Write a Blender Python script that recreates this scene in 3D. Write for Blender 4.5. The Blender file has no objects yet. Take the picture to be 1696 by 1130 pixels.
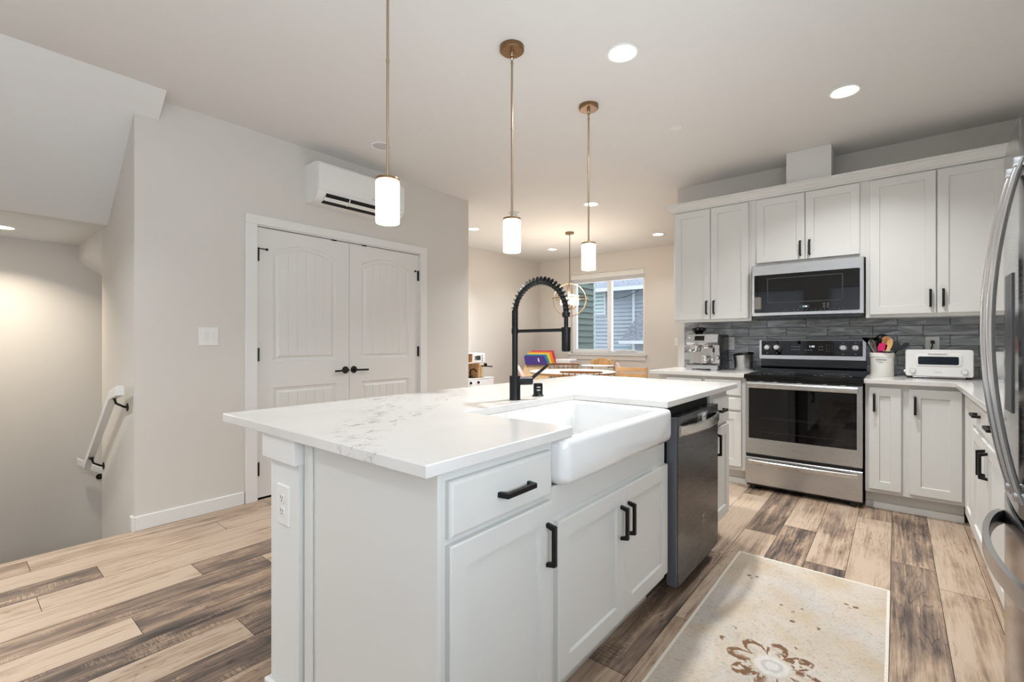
import bpy, bmesh, math, random
from mathutils import Vector, Matrix
random.seed(7)
S = bpy.context.scene
COL = S.collection
PI = math.pi

# ---------------------------------------------------------------- camera, world, light, exposure
cam_d = bpy.data.cameras.new('camera')
cam_d.sensor_width = 36.0
cam_d.lens = 774.65 / 1696 * 36.0
cam_d.clip_start = 0.02
cam = bpy.data.objects.new('camera', cam_d)
cam.location = (0, 0, 1.187)
cam.rotation_euler = (PI / 2, 0, math.radians(39.37))
COL.objects.link(cam)
S.camera = cam

world = bpy.data.worlds.new('overcast_sky')
S.world = world
world.use_nodes = True
wn = world.node_tree.nodes
wn['Background'].inputs['Color'].default_value = (0.80, 0.88, 1.0, 1)
wn['Background'].inputs['Strength'].default_value = 2.6

S.view_settings.view_transform = 'Standard'
S.view_settings.look = 'None'
S.view_settings.gamma = 1
S.view_settings.use_curve_mapping = False
S.view_settings.exposure = 0.52


def area_light(name, loc, rot, sx, sy, power, color=(1, 1, 1), shape='RECTANGLE', spread=PI):
    d = bpy.data.lights.new(name, 'AREA')
    d.shape = shape
    d.size = sx
    if shape in ('RECTANGLE', 'ELLIPSE'):
        d.size_y = sy
    d.energy = power
    d.color = color
    d.spread = spread
    o = bpy.data.objects.new(name, d)
    o.location = loc
    o.rotation_euler = rot
    COL.objects.link(o)
    return o


# daylight entering through the living-room windows behind the camera plus an added, unseen east fill lamp
TILT = math.radians(52)      # lamps aimed upward, a tilt added to brighten the ceiling
area_light('daylight_south_a', (-2.35, -2.95, 1.60), (-PI / 2 - TILT, 0, PI), 1.6, 1.3, 10, (0.82, 0.92, 1.0))
area_light('daylight_south_b', (-0.25, -2.95, 1.60), (-PI / 2 - TILT, 0, PI), 1.6, 1.3, 10, (0.82, 0.92, 1.0))
area_light('fill_east', (0.90, -.15, 1.50), (0, PI / 2 + TILT * .85, 0), 1.4, 2.2, 58, (0.80, 0.91, 1.0))  # added lamp out of view, brightens ceiling and east-facing fronts
area_light('daylight_dining', (-4.0, 7.75, 1.65), (-PI / 2, 0, 0), 1.4, 1.3, 16, (0.86, 0.93, 1.0))


# ---------------------------------------------------------------- materials
def lin(c):
    c = c / 255.0
    return c / 12.92 if c <= 0.04045 else ((c + 0.055) / 1.055) ** 2.4


def rgb(r, g, b):
    return (lin(r), lin(g), lin(b), 1)


MATS = {}


class NT:
    def __init__(s, name):
        s.m = bpy.data.materials.new(name)
        s.m.use_nodes = True
        s.t = s.m.node_tree
        s.b = s.t.nodes['Principled BSDF']
        s.out = s.t.nodes['Material Output']
        MATS[name] = s.m

    def n(s, typ, **kw):
        o = s.t.nodes.new(typ)
        for k, v in kw.items():
            if k.startswith('i_'):
                key = k[2:]
                o.inputs[int(key) if key.isdigit() else key.replace('_', ' ')].default_value = v
            else:
                setattr(o, k, v)
        return o

    def l(s, a, b):
        s.t.links.new(a, b)

    def math(s, op, a, b=None, c=None, clamp=False):
        o = s.t.nodes.new('ShaderNodeMath')
        o.operation = op
        o.use_clamp = clamp
        for i, v in enumerate((a, b, c)):
            if v is None:
                continue
            if isinstance(v, (int, float)):
                o.inputs[i].default_value = v
            else:
                s.l(v, o.inputs[i])
        return o.outputs[0]

    def mix(s, f, a, b):
        o = s.t.nodes.new('ShaderNodeMix')
        o.data_type = 'RGBA'
        for i, v in ((0, f), (6, a), (7, b)):
            if isinstance(v, (int, float, tuple)):
                o.inputs[i].default_value = v
            else:
                s.l(v, o.inputs[i])
        return o.outputs[2]

    def ramp(s, f, lo, hi, a=0.0, b=1.0):
        o = s.t.nodes.new('ShaderNodeMapRange')
        o.interpolation_type = 'SMOOTHSTEP'
        s.l(f, o.inputs[0])
        for i, v in ((1, lo), (2, hi), (3, a), (4, b)):
            o.inputs[i].default_value = v
        return o.outputs[0]

    def noise(s, vec, scale, detail=4, rough=0.55, dist=0.0, stretch=None):
        if stretch:
            mp = s.n('ShaderNodeMapping')
            mp.inputs['Scale'].default_value = stretch
            s.l(vec, mp.inputs[0])
            vec = mp.outputs[0]
        o = s.n('ShaderNodeTexNoise')
        s.l(vec, o.inputs['Vector'])
        o.inputs['Scale'].default_value = scale
        o.inputs['Detail'].default_value = detail
        o.inputs['Roughness'].default_value = rough
        o.inputs['Distortion'].default_value = dist
        return o.outputs[0]

    def bump(s, h, strength=0.3, dist=0.01):
        o = s.n('ShaderNodeBump')
        o.inputs['Strength'].default_value = strength
        o.inputs['Distance'].default_value = dist
        s.l(h, o.inputs['Height'])
        s.l(o.outputs[0], s.b.inputs['Normal'])

    def obj(s):
        return s.n('ShaderNodeTexCoord').outputs['Object']

    def set(s, color=None, rough=None, metal=None, **kw):
        if color is not None:
            if isinstance(color, tuple):
                s.b.inputs['Base Color'].default_value = color
            else:
                s.l(color, s.b.inputs['Base Color'])
        if rough is not None:
            s.b.inputs['Roughness'].default_value = rough
        if metal is not None:
            s.b.inputs['Metallic'].default_value = metal
        for k, v in kw.items():
            s.b.inputs[k.replace('_', ' ')].default_value = v


def plain(name, c, rough=0.5, metal=0.0, tex=0.0, scale=40, **kw):
    t = NT(name)
    if tex:
        o = t.obj()
        f = t.noise(o, scale, 3)
        c1 = rgb(*c)
        c2 = tuple(max(0, v * (1 - tex)) for v in c1[:3]) + (1,)
        t.set(t.mix(t.ramp(f, 0.3, 0.7), c2, c1), rough, metal, **kw)
    else:
        t.set(rgb(*c), rough, metal, **kw)
    return t.m


def painted(name, c, rough, bscale, bstr):
    t = NT(name)
    t.set(rgb(*c), rough)
    t.bump(t.noise(t.obj(), bscale, 3), bstr, 0.002)
    return t.m


M_WALL = painted('wall_paint', (214, 209, 202), 0.85, 260, 0.25)
M_CEIL = painted('ceiling_paint', (222, 220, 217), 0.9, 300, 0.25)
M_TRIM = painted('trim_paint', (228, 227, 224), 0.4, 20, 0.02)
M_CAB = painted('cabinet_paint', (220, 219, 215), 0.38, 30, 0.02)
M_DOOR = painted('door_paint', (224, 222, 218), 0.42, 30, 0.02)
M_BLACK = plain('matte_black_metal', (12, 12, 13), 0.42, 0.3)
M_BLACKP = plain('black_plastic', (12, 12, 13), 0.22)
M_DARK = plain('dark_recess', (8, 8, 9), 0.8)
M_WHITEP = plain('white_plastic', (232, 231, 228), 0.35)
M_PORC = plain('white_fireclay', (236, 236, 235), 0.08, Coat_Weight=0.6, Coat_Roughness=0.03)
M_CHROME = plain('polished_steel', (215, 213, 210), 0.12, 1.0)
M_BRONZE = plain('champagne_bronze', (150, 122, 92), 0.33, 1.0, tex=0.2, scale=60)
M_BRONZE_LT = plain('light_bronze', (178, 158, 132), 0.28, 1.0)
M_BLKGLASS = plain('black_glass', (4, 4, 5), 0.03)
M_COOK = plain('black_ceramic_glass', (6, 6, 7), 0.10)
M_SCREEN = plain('grey_screen', (46, 50, 54), 0.25)
M_MARK = plain('pale_marking', (215, 218, 220), 0.5)
M_GREYMARK = plain('grey_marking', (120, 120, 122), 0.5)
M_INK = plain('black_ink', (30, 28, 28), 0.6)
M_VINYL = plain('white_vinyl', (235, 236, 238), 0.45)


def steel(name, c, rough, stretch):
    t = NT(name)
    o = t.obj()
    f = t.noise(o, 60, 3, 0.6, 0, stretch)
    t.set(rgb(*c), rough, 1.0)
    t.l(t.ramp(f, 0.2, 0.8, rough - 0.06, rough + 0.08), t.b.inputs['Roughness'])
    t.bump(f, 0.04, 0.001)
    return t.m


M_STEEL = steel('brushed_stainless', (190, 190, 190), 0.30, (0.3, 1, 14))
M_STEELV = steel('brushed_stainless_bright', (205, 202, 198), 0.26, (0.3, 1, 14))
M_DWSTEEL = steel('dark_stainless', (92, 93, 95), 0.26, (1, 0.3, 14))
M_FRIDGE = steel('fridge_stainless', (150, 151, 153), 0.14, (1, 0.3, 10))
M_HANDLE = plain('satin_handle_metal', (205, 206, 208), 0.26, 1.0)


def wood(name, c1, c2, stretch=(1, 1, 8), rough=0.45):
    t = NT(name)
    o = t.obj()
    f = t.noise(o, 14, 5, 0.6, 0.6, stretch)
    t.set(t.mix(t.ramp(f, 0.3, 0.7), rgb(*c1), rgb(*c2)), rough)
    return t.m


M_OAK = wood('light_oak', (222, 178, 126), (198, 150, 98), (6, 6, 1))
M_BIRCH = wood('pale_birch', (232, 204, 162), (220, 186, 140), (5, 5, 1))
M_WALNUT = wood('brown_wood', (150, 100, 60), (120, 76, 44), (6, 6, 1))
M_ACACIA = wood('utensil_wood', (205, 150, 95), (150, 95, 50), (3, 3, 1))


def emissive(name, c, strength):
    t = NT(name)
    t.set((0.8, 0.8, 0.8, 1), 0.4)
    t.b.inputs['Emission Color'].default_value = rgb(*c)
    t.b.inputs['Emission Strength'].default_value = strength
    return t.m


M_LAMP = emissive('recessed_lamp_glow', (255, 244, 228), 14.0)
M_SHADE = emissive('lit_opal_glass', (255, 240, 218), 3.2)
M_ORBSHADE = emissive('lit_fabric_glass', (255, 222, 178), 3.5)
M_DIGITS = emissive('lit_clock_digits', (190, 220, 235), 1.2)


def glass_pane(name, tint=(1, 1, 1, 1), gl=0.12):
    t = NT(name)
    tr = t.n('ShaderNodeBsdfTransparent')
    tr.inputs[0].default_value = tint
    g = t.n('ShaderNodeBsdfGlossy')
    g.inputs['Roughness'].default_value = 0.02
    mx = t.n('ShaderNodeMixShader')
    fr = t.n('ShaderNodeFresnel')
    fr.inputs[0].default_value = 1.45
    t.l(fr.outputs[0], mx.inputs[0])
    t.l(tr.outputs[0], mx.inputs[1])
    t.l(g.outputs[0], mx.inputs[2])
    t.l(mx.outputs[0], t.out.inputs[0])
    return t.m


M_PANE = glass_pane('window_glass')
M_OVENGLASS = glass_pane('smoked_oven_glass', (0.10, 0.10, 0.11, 1))
M_BOWLGLASS = glass_pane('clear_bowl_glass', (0.86, 0.89, 0.90, 1))


def quartz():
    t = NT('white_quartz')
    g = t.n('ShaderNodeNewGeometry').outputs['Position']
    warp = t.n('ShaderNodeTexNoise')
    t.l(g, warp.inputs['Vector'])
    warp.inputs['Scale'].default_value = 5
    warp.inputs['Detail'].default_value = 4
    va = t.n('ShaderNodeVectorMath', operation='MULTIPLY_ADD')
    t.l(warp.outputs['Color'], va.inputs[0])
    va.inputs[1].default_value = (0.22, 0.22, 0)
    t.l(g, va.inputs[2])
    sub = t.n('ShaderNodeVectorMath', operation='SUBTRACT')
    t.l(va.outputs[0], sub.inputs[0])
    sub.inputs[1].default_value = (0.11, 0.11, 0)
    sp = t.n('ShaderNodeSeparateXYZ')
    t.l(sub.outputs[0], sp.inputs[0])
    x, y = sp.outputs[0], sp.outputs[1]

    def band(x0, y0, m, w, ymax=None, xhi=None):
        f = t.math('ADD', t.math('MULTIPLY', x, m), y)          # y + m x
        d = t.math('ABSOLUTE', t.math('SUBTRACT', f, y0 + m * x0))
        k = t.ramp(d, w * 0.35, w, 1.0, 0.0)
        if xhi is not None:
            k = t.math('MULTIPLY', k, t.ramp(x, xhi - 0.02, xhi + 0.04, 1.0, 0.0))
        return k
    a = band(-1.07, 0.65, 0.90, 0.12, xhi=-0.98)
    b = band(-1.12, 0.75, 1.5, 0.075, xhi=-1.1)
    c = t.math('MULTIPLY', band(-1.1, 2.66, -1.9, 0.10), 0.25)
    e = t.math('MULTIPLY', band(0.0, 4.30, 0.5, 0.05), 0.6)
    k = t.math('MAXIMUM', t.math('MAXIMUM', a, b), t.math('MAXIMUM', c, e))
    s1 = t.noise(g, 26, 8, 0.75, 0.8, (1.6, 0.7, 1))
    streak = t.ramp(s1, 0.52, 0.60)
    s2 = t.noise(g, 9, 4, 0.6, 0.5)
    k = t.math('MULTIPLY', t.math('MULTIPLY', k, streak), t.ramp(s2, 0.35, 0.6))
    cloud = t.ramp(t.noise(g, 2.2, 4), 0.4, 0.7, 0.0, 1.0)
    base = t.mix(cloud, rgb(226, 223, 219), rgb(219, 215, 211))
    t.set(t.mix(t.math('MULTIPLY', k, 0.80), base, rgb(120, 118, 118)), 0.13)
    return t.m


M_QUARTZ = quartz()


def plank_mat():
    t = NT('plank_flooring')
    o = t.obj()
    at = t.n('ShaderNodeAttribute', attribute_name='tone')
    sp = t.n('ShaderNodeSeparateColor')
    t.l(at.outputs['Color'], sp.inputs[0])
    tone, rnd = sp.outputs[0], sp.outputs[1]
    off = t.n('ShaderNodeCombineXYZ')
    t.l(t.math('MULTIPLY', rnd, 37.0), off.inputs[0])
    t.l(t.math('MULTIPLY', rnd, 91.0), off.inputs[1])
    t.l(t.math('MULTIPLY', rnd, 53.0), off.inputs[2])
    add = t.n('ShaderNodeVectorMath', operation='ADD')
    t.l(o, add.inputs[0])
    t.l(off.outputs[0], add.inputs[1])
    v = add.outputs[0]
    cloud = t.noise(v, 3.0, 4, 0.6, 0.5, (2.4, 0.8, 1))       # broad weathered patches
    grain = t.noise(v, 60, 6, 0.7, 0.2, (1.5, 0.06, 1))       # fine lengthwise grain
    saw = t.noise(v, 120, 3, 0.7, 0.0, (0.16, 1.5, 1))          # cross saw marks
    sawm = t.ramp(t.noise(v, 6, 3, 0.5, 0.0, (2.2, 0.6, 1)), 0.50, 0.62)
    # knotty figure lines: contour lines of a stretched noise
    fig = t.noise(v, 3.0, 2, 0.45, 0.15, (4.2, 0.55, 1))
    rings = t.math('PINGPONG', t.math('MULTIPLY', fig, 26.0), 1.0)
    ringm = t.math('MULTIPLY', t.ramp(rings, 0.0, 0.22, 1.0, 0.0), t.ramp(t.noise(v, 2.3, 2, 0.5, 0, (1.5, 0.8, 1)), 0.46, 0.6))
    dk = t.math('ADD', t.math('MULTIPLY', tone, 0.95),
                t.math('MULTIPLY', t.math('SUBTRACT', cloud, 0.5), 1.2))
    dk = t.math('ADD', dk, t.math('MULTIPLY', t.math('SUBTRACT', grain, 0.5), 1.1))
    streaks = t.noise(v, 16, 5, 0.65, 0.3, (1.6, 0.10, 1))
    dk = t.math('ADD', dk, t.math('MULTIPLY', t.math('SUBTRACT', streaks, 0.5), 1.1))
    sm = t.math('MULTIPLY', t.math('MULTIPLY', t.ramp(saw, 0.40, 0.60), sawm), t.ramp(tone, 0.35, 0.7))
    dk = t.math('SUBTRACT', dk, t.math('MULTIPLY', sm, 0.42))
    dk = t.math('ADD', dk, t.math('MULTIPLY', ringm, 0.24))
    ramp = t.n('ShaderNodeValToRGB')
    cr = ramp.color_ramp
    cr.elements[0].position = 0.0
    cr.elements[0].color = rgb(194, 172, 151)
    cr.elements[1].position = 1.0
    cr.elements[1].color = rgb(50, 43, 40)
    for p, c in ((0.22, (174, 149, 126)), (0.45, (138, 116, 99)), (0.72, (90, 78, 71))):
        e = cr.elements.new(p)
        e.color = rgb(*c)
    t.l(dk, ramp.inputs[0])
    t.set(ramp.outputs[0], 0.42)
    t.l(t.ramp(grain, 0.3, 0.7, 0.36, 0.52), t.b.inputs['Roughness'])
    t.bump(t.math('ADD', grain, t.math('MULTIPLY', sm, 0.5)), 0.12, 0.002)
    return t.m


M_PLANK = plank_mat()
M_GROOVE = plain('floor_groove', (52, 44, 38), 0.8)


def tile_mat():
    t = NT('grey_glass_tile')
    o = t.obj()
    at = t.n('ShaderNodeAttribute', attribute_name='tone')
    sp = t.n('ShaderNodeSeparateColor')
    t.l(at.outputs['Color'], sp.inputs[0])
    off = t.n('ShaderNodeCombineXYZ')
    t.l(t.math('MULTIPLY', sp.outputs[0], 31.0), off.inputs[0])
    t.l(t.math('MULTIPLY', sp.outputs[0], 17.0), off.inputs[2])
    add = t.n('ShaderNodeVectorMath', operation='ADD')
    t.l(o, add.inputs[0])
    t.l(off.outputs[0], add.inputs[1])
    w = t.noise(add.outputs[0], 6, 1, 0.4, 1.0, (0.8, 1, 3.0))
    ridge = t.math('ABSOLUTE', t.math('SUBTRACT', w, 0.5))
    t.set(t.mix(t.ramp(w, 0.35, 0.65), rgb(136, 139, 142), rgb(174, 177, 180)), 0.09)
    t.bump(t.math('ADD', w, t.math('MULTIPLY', t.math('MINIMUM', ridge, 0.06), 3.0)), 0.6, 0.016)
    return t.m


M_TILE = tile_mat()
M_GROUT = plain('dark_grout', (46, 47, 49), 0.9)


def rug_mat():
    t = NT('faded_floral_rug')
    o = t.obj()      # origin sits at the medallion centre
    warp = t.n('ShaderNodeTexNoise')
    t.l(o, warp.inputs['Vector'])
    warp.inputs['Scale'].default_value = 55
    warp.inputs['Detail'].default_value = 3
    ma = t.n('ShaderNodeVectorMath', operation='MULTIPLY_ADD')
    t.l(warp.outputs['Color'], ma.inputs[0])
    ma.inputs[1].default_value = (0.016, 0.016, 0)
    t.l(o, ma.inputs[2])
    sb = t.n('ShaderNodeVectorMath', operation='SUBTRACT')
    t.l(ma.outputs[0], sb.inputs[0])
    sb.inputs[1].default_value = (0.008, 0.008, 0)
    p = sb.outputs[0]
    sp = t.n('ShaderNodeSeparateXYZ')
    t.l(p, sp.inputs[0])
    x, y = sp.outputs[0], sp.outputs[1]
    r = t.math('SQRT', t.math('ADD', t.math('MULTIPLY', x, x), t.math('MULTIPLY', y, y)))
    th = t.math('ARCTAN2', y, x)
    lob = t.math('POWER', t.math('ABSOLUTE', t.math('COSINE', t.math('MULTIPLY', th, 4.0))), 0.6)
    R = t.math('ADD', 0.060, t.math('MULTIPLY', lob, 0.082))
    d = t.math('ABSOLUTE', t.math('SUBTRACT', r, R))
    n1 = t.noise(o, 38, 3)
    petal = t.ramp(d, 0.009, 0.016, 1.0, 0.0)
    petal = t.math('MULTIPLY', petal, t.ramp(n1, 0.36, 0.44))
    petal = t.math('MULTIPLY', petal, t.ramp(r, 0.06, 0.07))
    fill = t.math('MULTIPLY', t.math('MULTIPLY', t.ramp(t.math('SUBTRACT', R, r), 0.0, 0.01), t.ramp(n1, 0.44, 0.50)),
                  t.math('MULTIPLY', t.ramp(r, 0.065, 0.075), t.ramp(t.math('SINE', t.math('MULTIPLY', th, 2.0)), -0.2, 0.4)))
    brown = t.math('MAXIMUM', petal, fill)
    # small brown sprigs
    for cx, cy, rr in ((-0.224, 0.667, .010), (-0.190, 0.675, .009), (-0.205, 0.645, .007), (0.176, 0.661, .010),
                       (0.211, 0.655, .012), (0.19, 0.635, .007), (-0.17, 0.155, .014), (-0.185, 0.06, .013), (-0.05, 0.47, .007),
                       (0.0, 0.44, .009), (0.03, 0.49, .006), (0.10, 0.37, .010), (0.01, 0.36, .010), (0.05, 0.17, .006)):
        q = t.math('SQRT', t.math('ADD', t.math('POWER', t.math('ABSOLUTE', t.math('SUBTRACT', x, cx)), 2.0),
                                  t.math('POWER', t.math('ABSOLUTE', t.math('SUBTRACT', y, cy)), 2.0)))
        brown = t.math('MAXIMUM', brown, t.math('MULTIPLY', t.ramp(q, rr * 0.8, rr * 1.1, 1.0, 0.0), t.ramp(n1, 0.40, 0.48)))
    # grey blue fading and specks
    big = t.ramp(t.noise(o, 2.6, 3, 0.6), 0.45, 0.66)
    med = t.ramp(t.noise(o, 62, 5, 0.8, 0.4), 0.54, 0.61)
    spk = t.ramp(t.noise(o, 120, 4, 0.8), 0.57, 0.64)
    base = t.mix(t.ramp(t.noise(o, 3.3, 3), 0.35, 0.65), rgb(200, 188, 176), rgb(190, 170, 144))
    base = t.mix(t.math('MULTIPLY', big, 0.45), base, rgb(186, 190, 196))
    grey = rgb(150, 148, 146)
    base = t.mix(t.math('MULTIPLY', med, 0.45), base, rgb(138, 135, 133))
    base = t.mix(t.math('MULTIPLY', spk, 0.50), base, rgb(112, 106, 100))
    core = t.ramp(r, 0.052, 0.062, 1.0, 0.0)
    base = t.mix(t.math('MULTIPLY', core, 0.55), base, rgb(214, 212, 210))
    ring = t.math('MULTIPLY', t.ramp(t.math('ABSOLUTE', t.math('SUBTRACT', r, 0.030)), 0.004, 0.009, 1.0, 0.0), 0.6)
    base = t.mix(ring, base, rgb(170, 164, 158))
    weave = t.n('ShaderNodeTexWave', wave_type='BANDS', bands_direction='DIAGONAL')
    t.l(o, weave.inputs['Vector'])
    weave.inputs['Scale'].default_value = 55
    t.set(t.mix(t.math('MULTIPLY', brown, 0.95), base, rgb(112, 76, 46)), 0.95)
    t.bump(weave.outputs[1], 0.25, 0.003)
    return t.m


M_RUG = rug_mat()
M_RUGEDGE = plain('rug_binding', (226, 218, 204), 0.9, tex=0.1, scale=200)
M_GREENSIDE = plain('green_siding', (62, 79, 71), 0.7, tex=0.08, scale=8)
M_BLUESIDE = plain('blue_siding', (150, 160, 168), 0.7, tex=0.08, scale=8)
M_SHINGLE = plain('grey_shingles', (132, 138, 148), 0.9, tex=0.45, scale=14)
M_EXTTRIM = plain('exterior_white_trim', (190, 193, 196), 0.6)
M_GRASS = plain('ground_outside', (90, 96, 84), 0.95, tex=0.3)


# ---------------------------------------------------------------- geometry helpers
def FX(Y0):      # faces -Y : u = +x, d = out of the face
    return lambda u, d, z: (u, Y0 - d, z)


def FE(X0):      # faces +X : u = +y
    return lambda u, d, z: (X0 + d, u, z)


def FW(X0):      # faces -X : u = +y
    return lambda u, d, z: (X0 - d, u, z)


def FS(Y0):      # faces +Y
    return lambda u, d, z: (u, Y0 + d, z)


ID = lambda x, y, z: (x, y, z)


def wloc(o):
    v = Vector((0, 0, 0))
    while o:
        v += o.location
        o = o.parent
    return v


class MB:
    def __init__(s, T=ID):
        s.bm = bmesh.new()
        s.T = T

    def v(s, a, b, c):
        return s.bm.verts.new(s.T(a, b, c))

    def face(s, vs):
        try:
            return s.bm.faces.new(vs)
        except ValueError:
            return None

    def box(s, a0, a1, b0, b1, c0, c1, bev=0.0, seg=2, mi=0):
        vs = [s.v(x, y, z) for x in (a0, a1) for y in (b0, b1) for z in (c0, c1)]
        F = [(0, 1, 3, 2), (4, 6, 7, 5), (0, 4, 5, 1), (2, 3, 7, 6), (0, 2, 6, 4), (1, 5, 7, 3)]
        fs = [s.face([vs[i] for i in f]) for f in F]
        for f in fs:
            f.material_index = mi
        if bev:
            es = list({e for f in fs for e in f.edges})
            bmesh.ops.bevel(s.bm, geom=es, offset=bev, segments=seg, profile=0.5, affect='EDGES', clamp_overlap=True)
        return s

    def loops(s, rings, cap0=True, cap1=True, closed=True, mi=0):
        """rings: list of lists of (a,b,c) points with equal length."""
        vr = [[s.v(*p) for p in r] for r in rings]
        n = len(vr[0])
        for A, B in zip(vr[:-1], vr[1:]):
            for i in range(n if closed else n - 1):
                j = (i + 1) % n
                f = s.face([A[i], A[j], B[j], B[i]])
                if f:
                    f.material_index = mi
        if cap0:
            f = s.face(vr[0][::-1])
            if f:
                f.material_index = mi
        if cap1:
            f = s.face(vr[-1])
            if f:
                f.material_index = mi
        return vr

    def rectprof(s, u0, u1, z0, z1, prof):
        """prof: list of (inset, d)."""
        s.loops([[(u0 + i, d, z0 + i), (u1 - i, d, z0 + i), (u1 - i, d, z1 - i), (u0 + i, d, z1 - i)] for i, d in prof])
        return s

    def rrect(s, u0, u1, z0, z1, rad, prof, seg=5):
        """rounded rectangle lofted through (inset, d)."""
        rings = []
        for i, d in prof:
            r = max(rad - i, 0.0005)
            pts = []
            for cx, cz, a0 in ((u1 - i - r, z1 - i - r, 0), (u0 + i + r, z1 - i - r, 90), (u0 + i + r, z0 + i + r, 180), (u1 - i - r, z0 + i + r, 270)):
                for k in range(seg + 1):
                    a = math.radians(a0 + 90 * k / seg)
                    pts.append((cx + r * math.cos(a), d, cz + r * math.sin(a)))
            rings.append(pts)
        s.loops(rings)
        return s

    def prism(s, pts, t0, t1, order='bca'):
        """pts 2D polygon, extruded along one axis. order tells how (p, q, t) map to (a,b,c)."""
        def mp(p, q, t):
            if order == 'pqt':
                return (p, q, t)
            if order == 'tpq':
                return (t, p, q)
            return (p, t, q)          # 'ptq'
        s.loops([[mp(p, q, t0) for p, q in pts], [mp(p, q, t1) for p, q in pts]])
        return s

    def tube(s, pts, r, seg=10, closed=False, caps=True):
        P = [Vector(s.T(*p)) for p in pts]
        n = len(P)
        R = r if isinstance(r, (list, tuple)) else [r] * n
        T = []
        for i in range(n):
            a = P[(i - 1) % n] if (closed or i > 0) else P[0]
            b = P[(i + 1) % n] if (closed or i < n - 1) else P[-1]
            t = (b - a)
            T.append(t.normalized() if t.length > 1e-9 else Vector((0, 0, 1)))
        N = Vector((0, 0, 1)) if abs(T[0].z) < 0.9 else Vector((1, 0, 0))
        N = (N - T[0] * N.dot(T[0])).normalized()
        rings = []
        for i in range(n):
            if i:
                N = (N - T[i] * N.dot(T[i]))
                N = N.normalized() if N.length > 1e-6 else Vector((1, 0, 0))
            B = T[i].cross(N)
            rings.append([s.bm.verts.new(P[i] + (N * math.cos(2 * PI * k / seg) + B * math.sin(2 * PI * k / seg)) * R[i]) for k in range(seg)])
        m = n if closed else n - 1
        for i in range(m):
            A, C = rings[i], rings[(i + 1) % n]
            for k in range(seg):
                s.face([A[k], A[(k + 1) % seg], C[(k + 1) % seg], C[k]])
        if caps and not closed:
            s.face(rings[0][::-1])
            s.face(rings[-1])
        return s

    def lathe(s, prof, c=(0, 0, 0), seg=24, axis=2, sx=1.0, sy=1.0, cap=True):
        """prof [(r, h)] around axis through c (mapped space)."""
        rings = []
        for r, h in prof:
            ring = []
            for k in range(seg):
                a = 2 * PI * k / seg
                p, q = r * math.cos(a) * sx, r * math.sin(a) * sy
                if axis == 2:
                    ring.append((c[0] + p, c[1] + q, c[2] + h))
                elif axis == 1:
                    ring.append((c[0] + p, c[1] + h, c[2] + q))
                else:
                    ring.append((c[0] + h, c[1] + p, c[2] + q))
            rings.append(ring)
        s.loops(rings, cap, cap)
        return s

    def sweep(s, pts, sec, up=(0, 0, 1)):
        """sec: list of (side, up) offsets; side = tangent x up."""
        P = [Vector(p) for p in pts]
        U = Vector(up)
        rings = []
        for i in range(len(P)):
            t = (P[min(i + 1, len(P) - 1)] - P[max(i - 1, 0)]).normalized()
            sd = t.cross(U).normalized()
            rings.append([tuple(P[i] + sd * a + U * b) for a, b in sec])
        s.loops(rings)
        return s

    def build(s, name, mat, parent=None, smooth=False, origin=None):
        bm = s.bm
        bmesh.ops.remove_doubles(bm, verts=bm.verts, dist=1e-5)
        bmesh.ops.recalc_face_normals(bm, faces=bm.faces)
        me = bpy.data.meshes.new(name)
        if parent is not None:
            off = wloc(parent)
        elif origin is not None:
            off = Vector(origin)
        else:
            xs = [v.co for v in bm.verts]
            lo = Vector((min(v.x for v in xs), min(v.y for v in xs), min(v.z for v in xs)))
            hi = Vector((max(v.x for v in xs), max(v.y for v in xs), max(v.z for v in xs)))
            off = Vector(((lo.x + hi.x) / 2, (lo.y + hi.y) / 2, lo.z))
        bmesh.ops.translate(bm, vec=-off, verts=bm.verts)
        bm.to_mesh(me)
        bm.free()
        for m in (mat if isinstance(mat, (list, tuple)) else [mat]):
            me.materials.append(m)
        o = bpy.data.objects.new(name, me)
        COL.objects.link(o)
        if parent is not None:
            o.parent = parent
        else:
            o.location = off
        if smooth:
            for p in me.polygons:
                p.use_smooth = True
            try:
                me.set_sharp_from_angle(angle=math.radians(38))
            except Exception:
                pass
        return o


def tag(o, label, cat, group=None, kind=None):
    o['label'] = label
    o['category'] = cat
    if group:
        o['group'] = group
    if kind:
        o['kind'] = kind
    return o


def struct(o, label=None):
    o['kind'] = 'structure'
    if label:
        o['label'] = label
    return o


def thing(name, label, cat, loc=(0, 0, 0), group=None):
    o = bpy.data.objects.new(name, None)
    o.empty_display_size = 0.05
    o.location = loc
    COL.objects.link(o)
    return tag(o, label, cat, group)


def box(name, T, dims, mat, parent=None, bev=0.0, smooth=False):
    return MB(T).box(*dims, bev).build(name, mat, parent, smooth)


def text(name, body, size, loc, rot, mat, parent, ext=0.0004, align='CENTER'):
    c = bpy.data.curves.new(name, 'FONT')
    c.body = body
    c.size = size
    c.extrude = ext
    c.align_x = align
    c.align_y = 'CENTER'
    c.resolution_u = 2
    tmp = bpy.data.objects.new(name, c)
    COL.objects.link(tmp)
    dg = bpy.context.evaluated_depsgraph_get()
    me = bpy.data.meshes.new_from_object(tmp.evaluated_get(dg))
    bpy.data.objects.remove(tmp)
    bpy.data.curves.remove(c)
    me.materials.clear()
    me.materials.append(mat)
    o = bpy.data.objects.new(name, me)
    COL.objects.link(o)
    o.parent = parent
    o.location = Vector(loc) - wloc(parent)
    o.rotation_euler = rot
    return o


R_FX = (PI / 2, 0, 0)
R_FE = (PI / 2, 0, PI / 2)
R_FW = (PI / 2, 0, -PI / 2)


def copy_tree(o, parent=None):
    c = o.copy()
    COL.objects.link(c)
    c.parent = parent
    for ch in list(o.children):
        copy_tree(ch, c)
    return c


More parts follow.
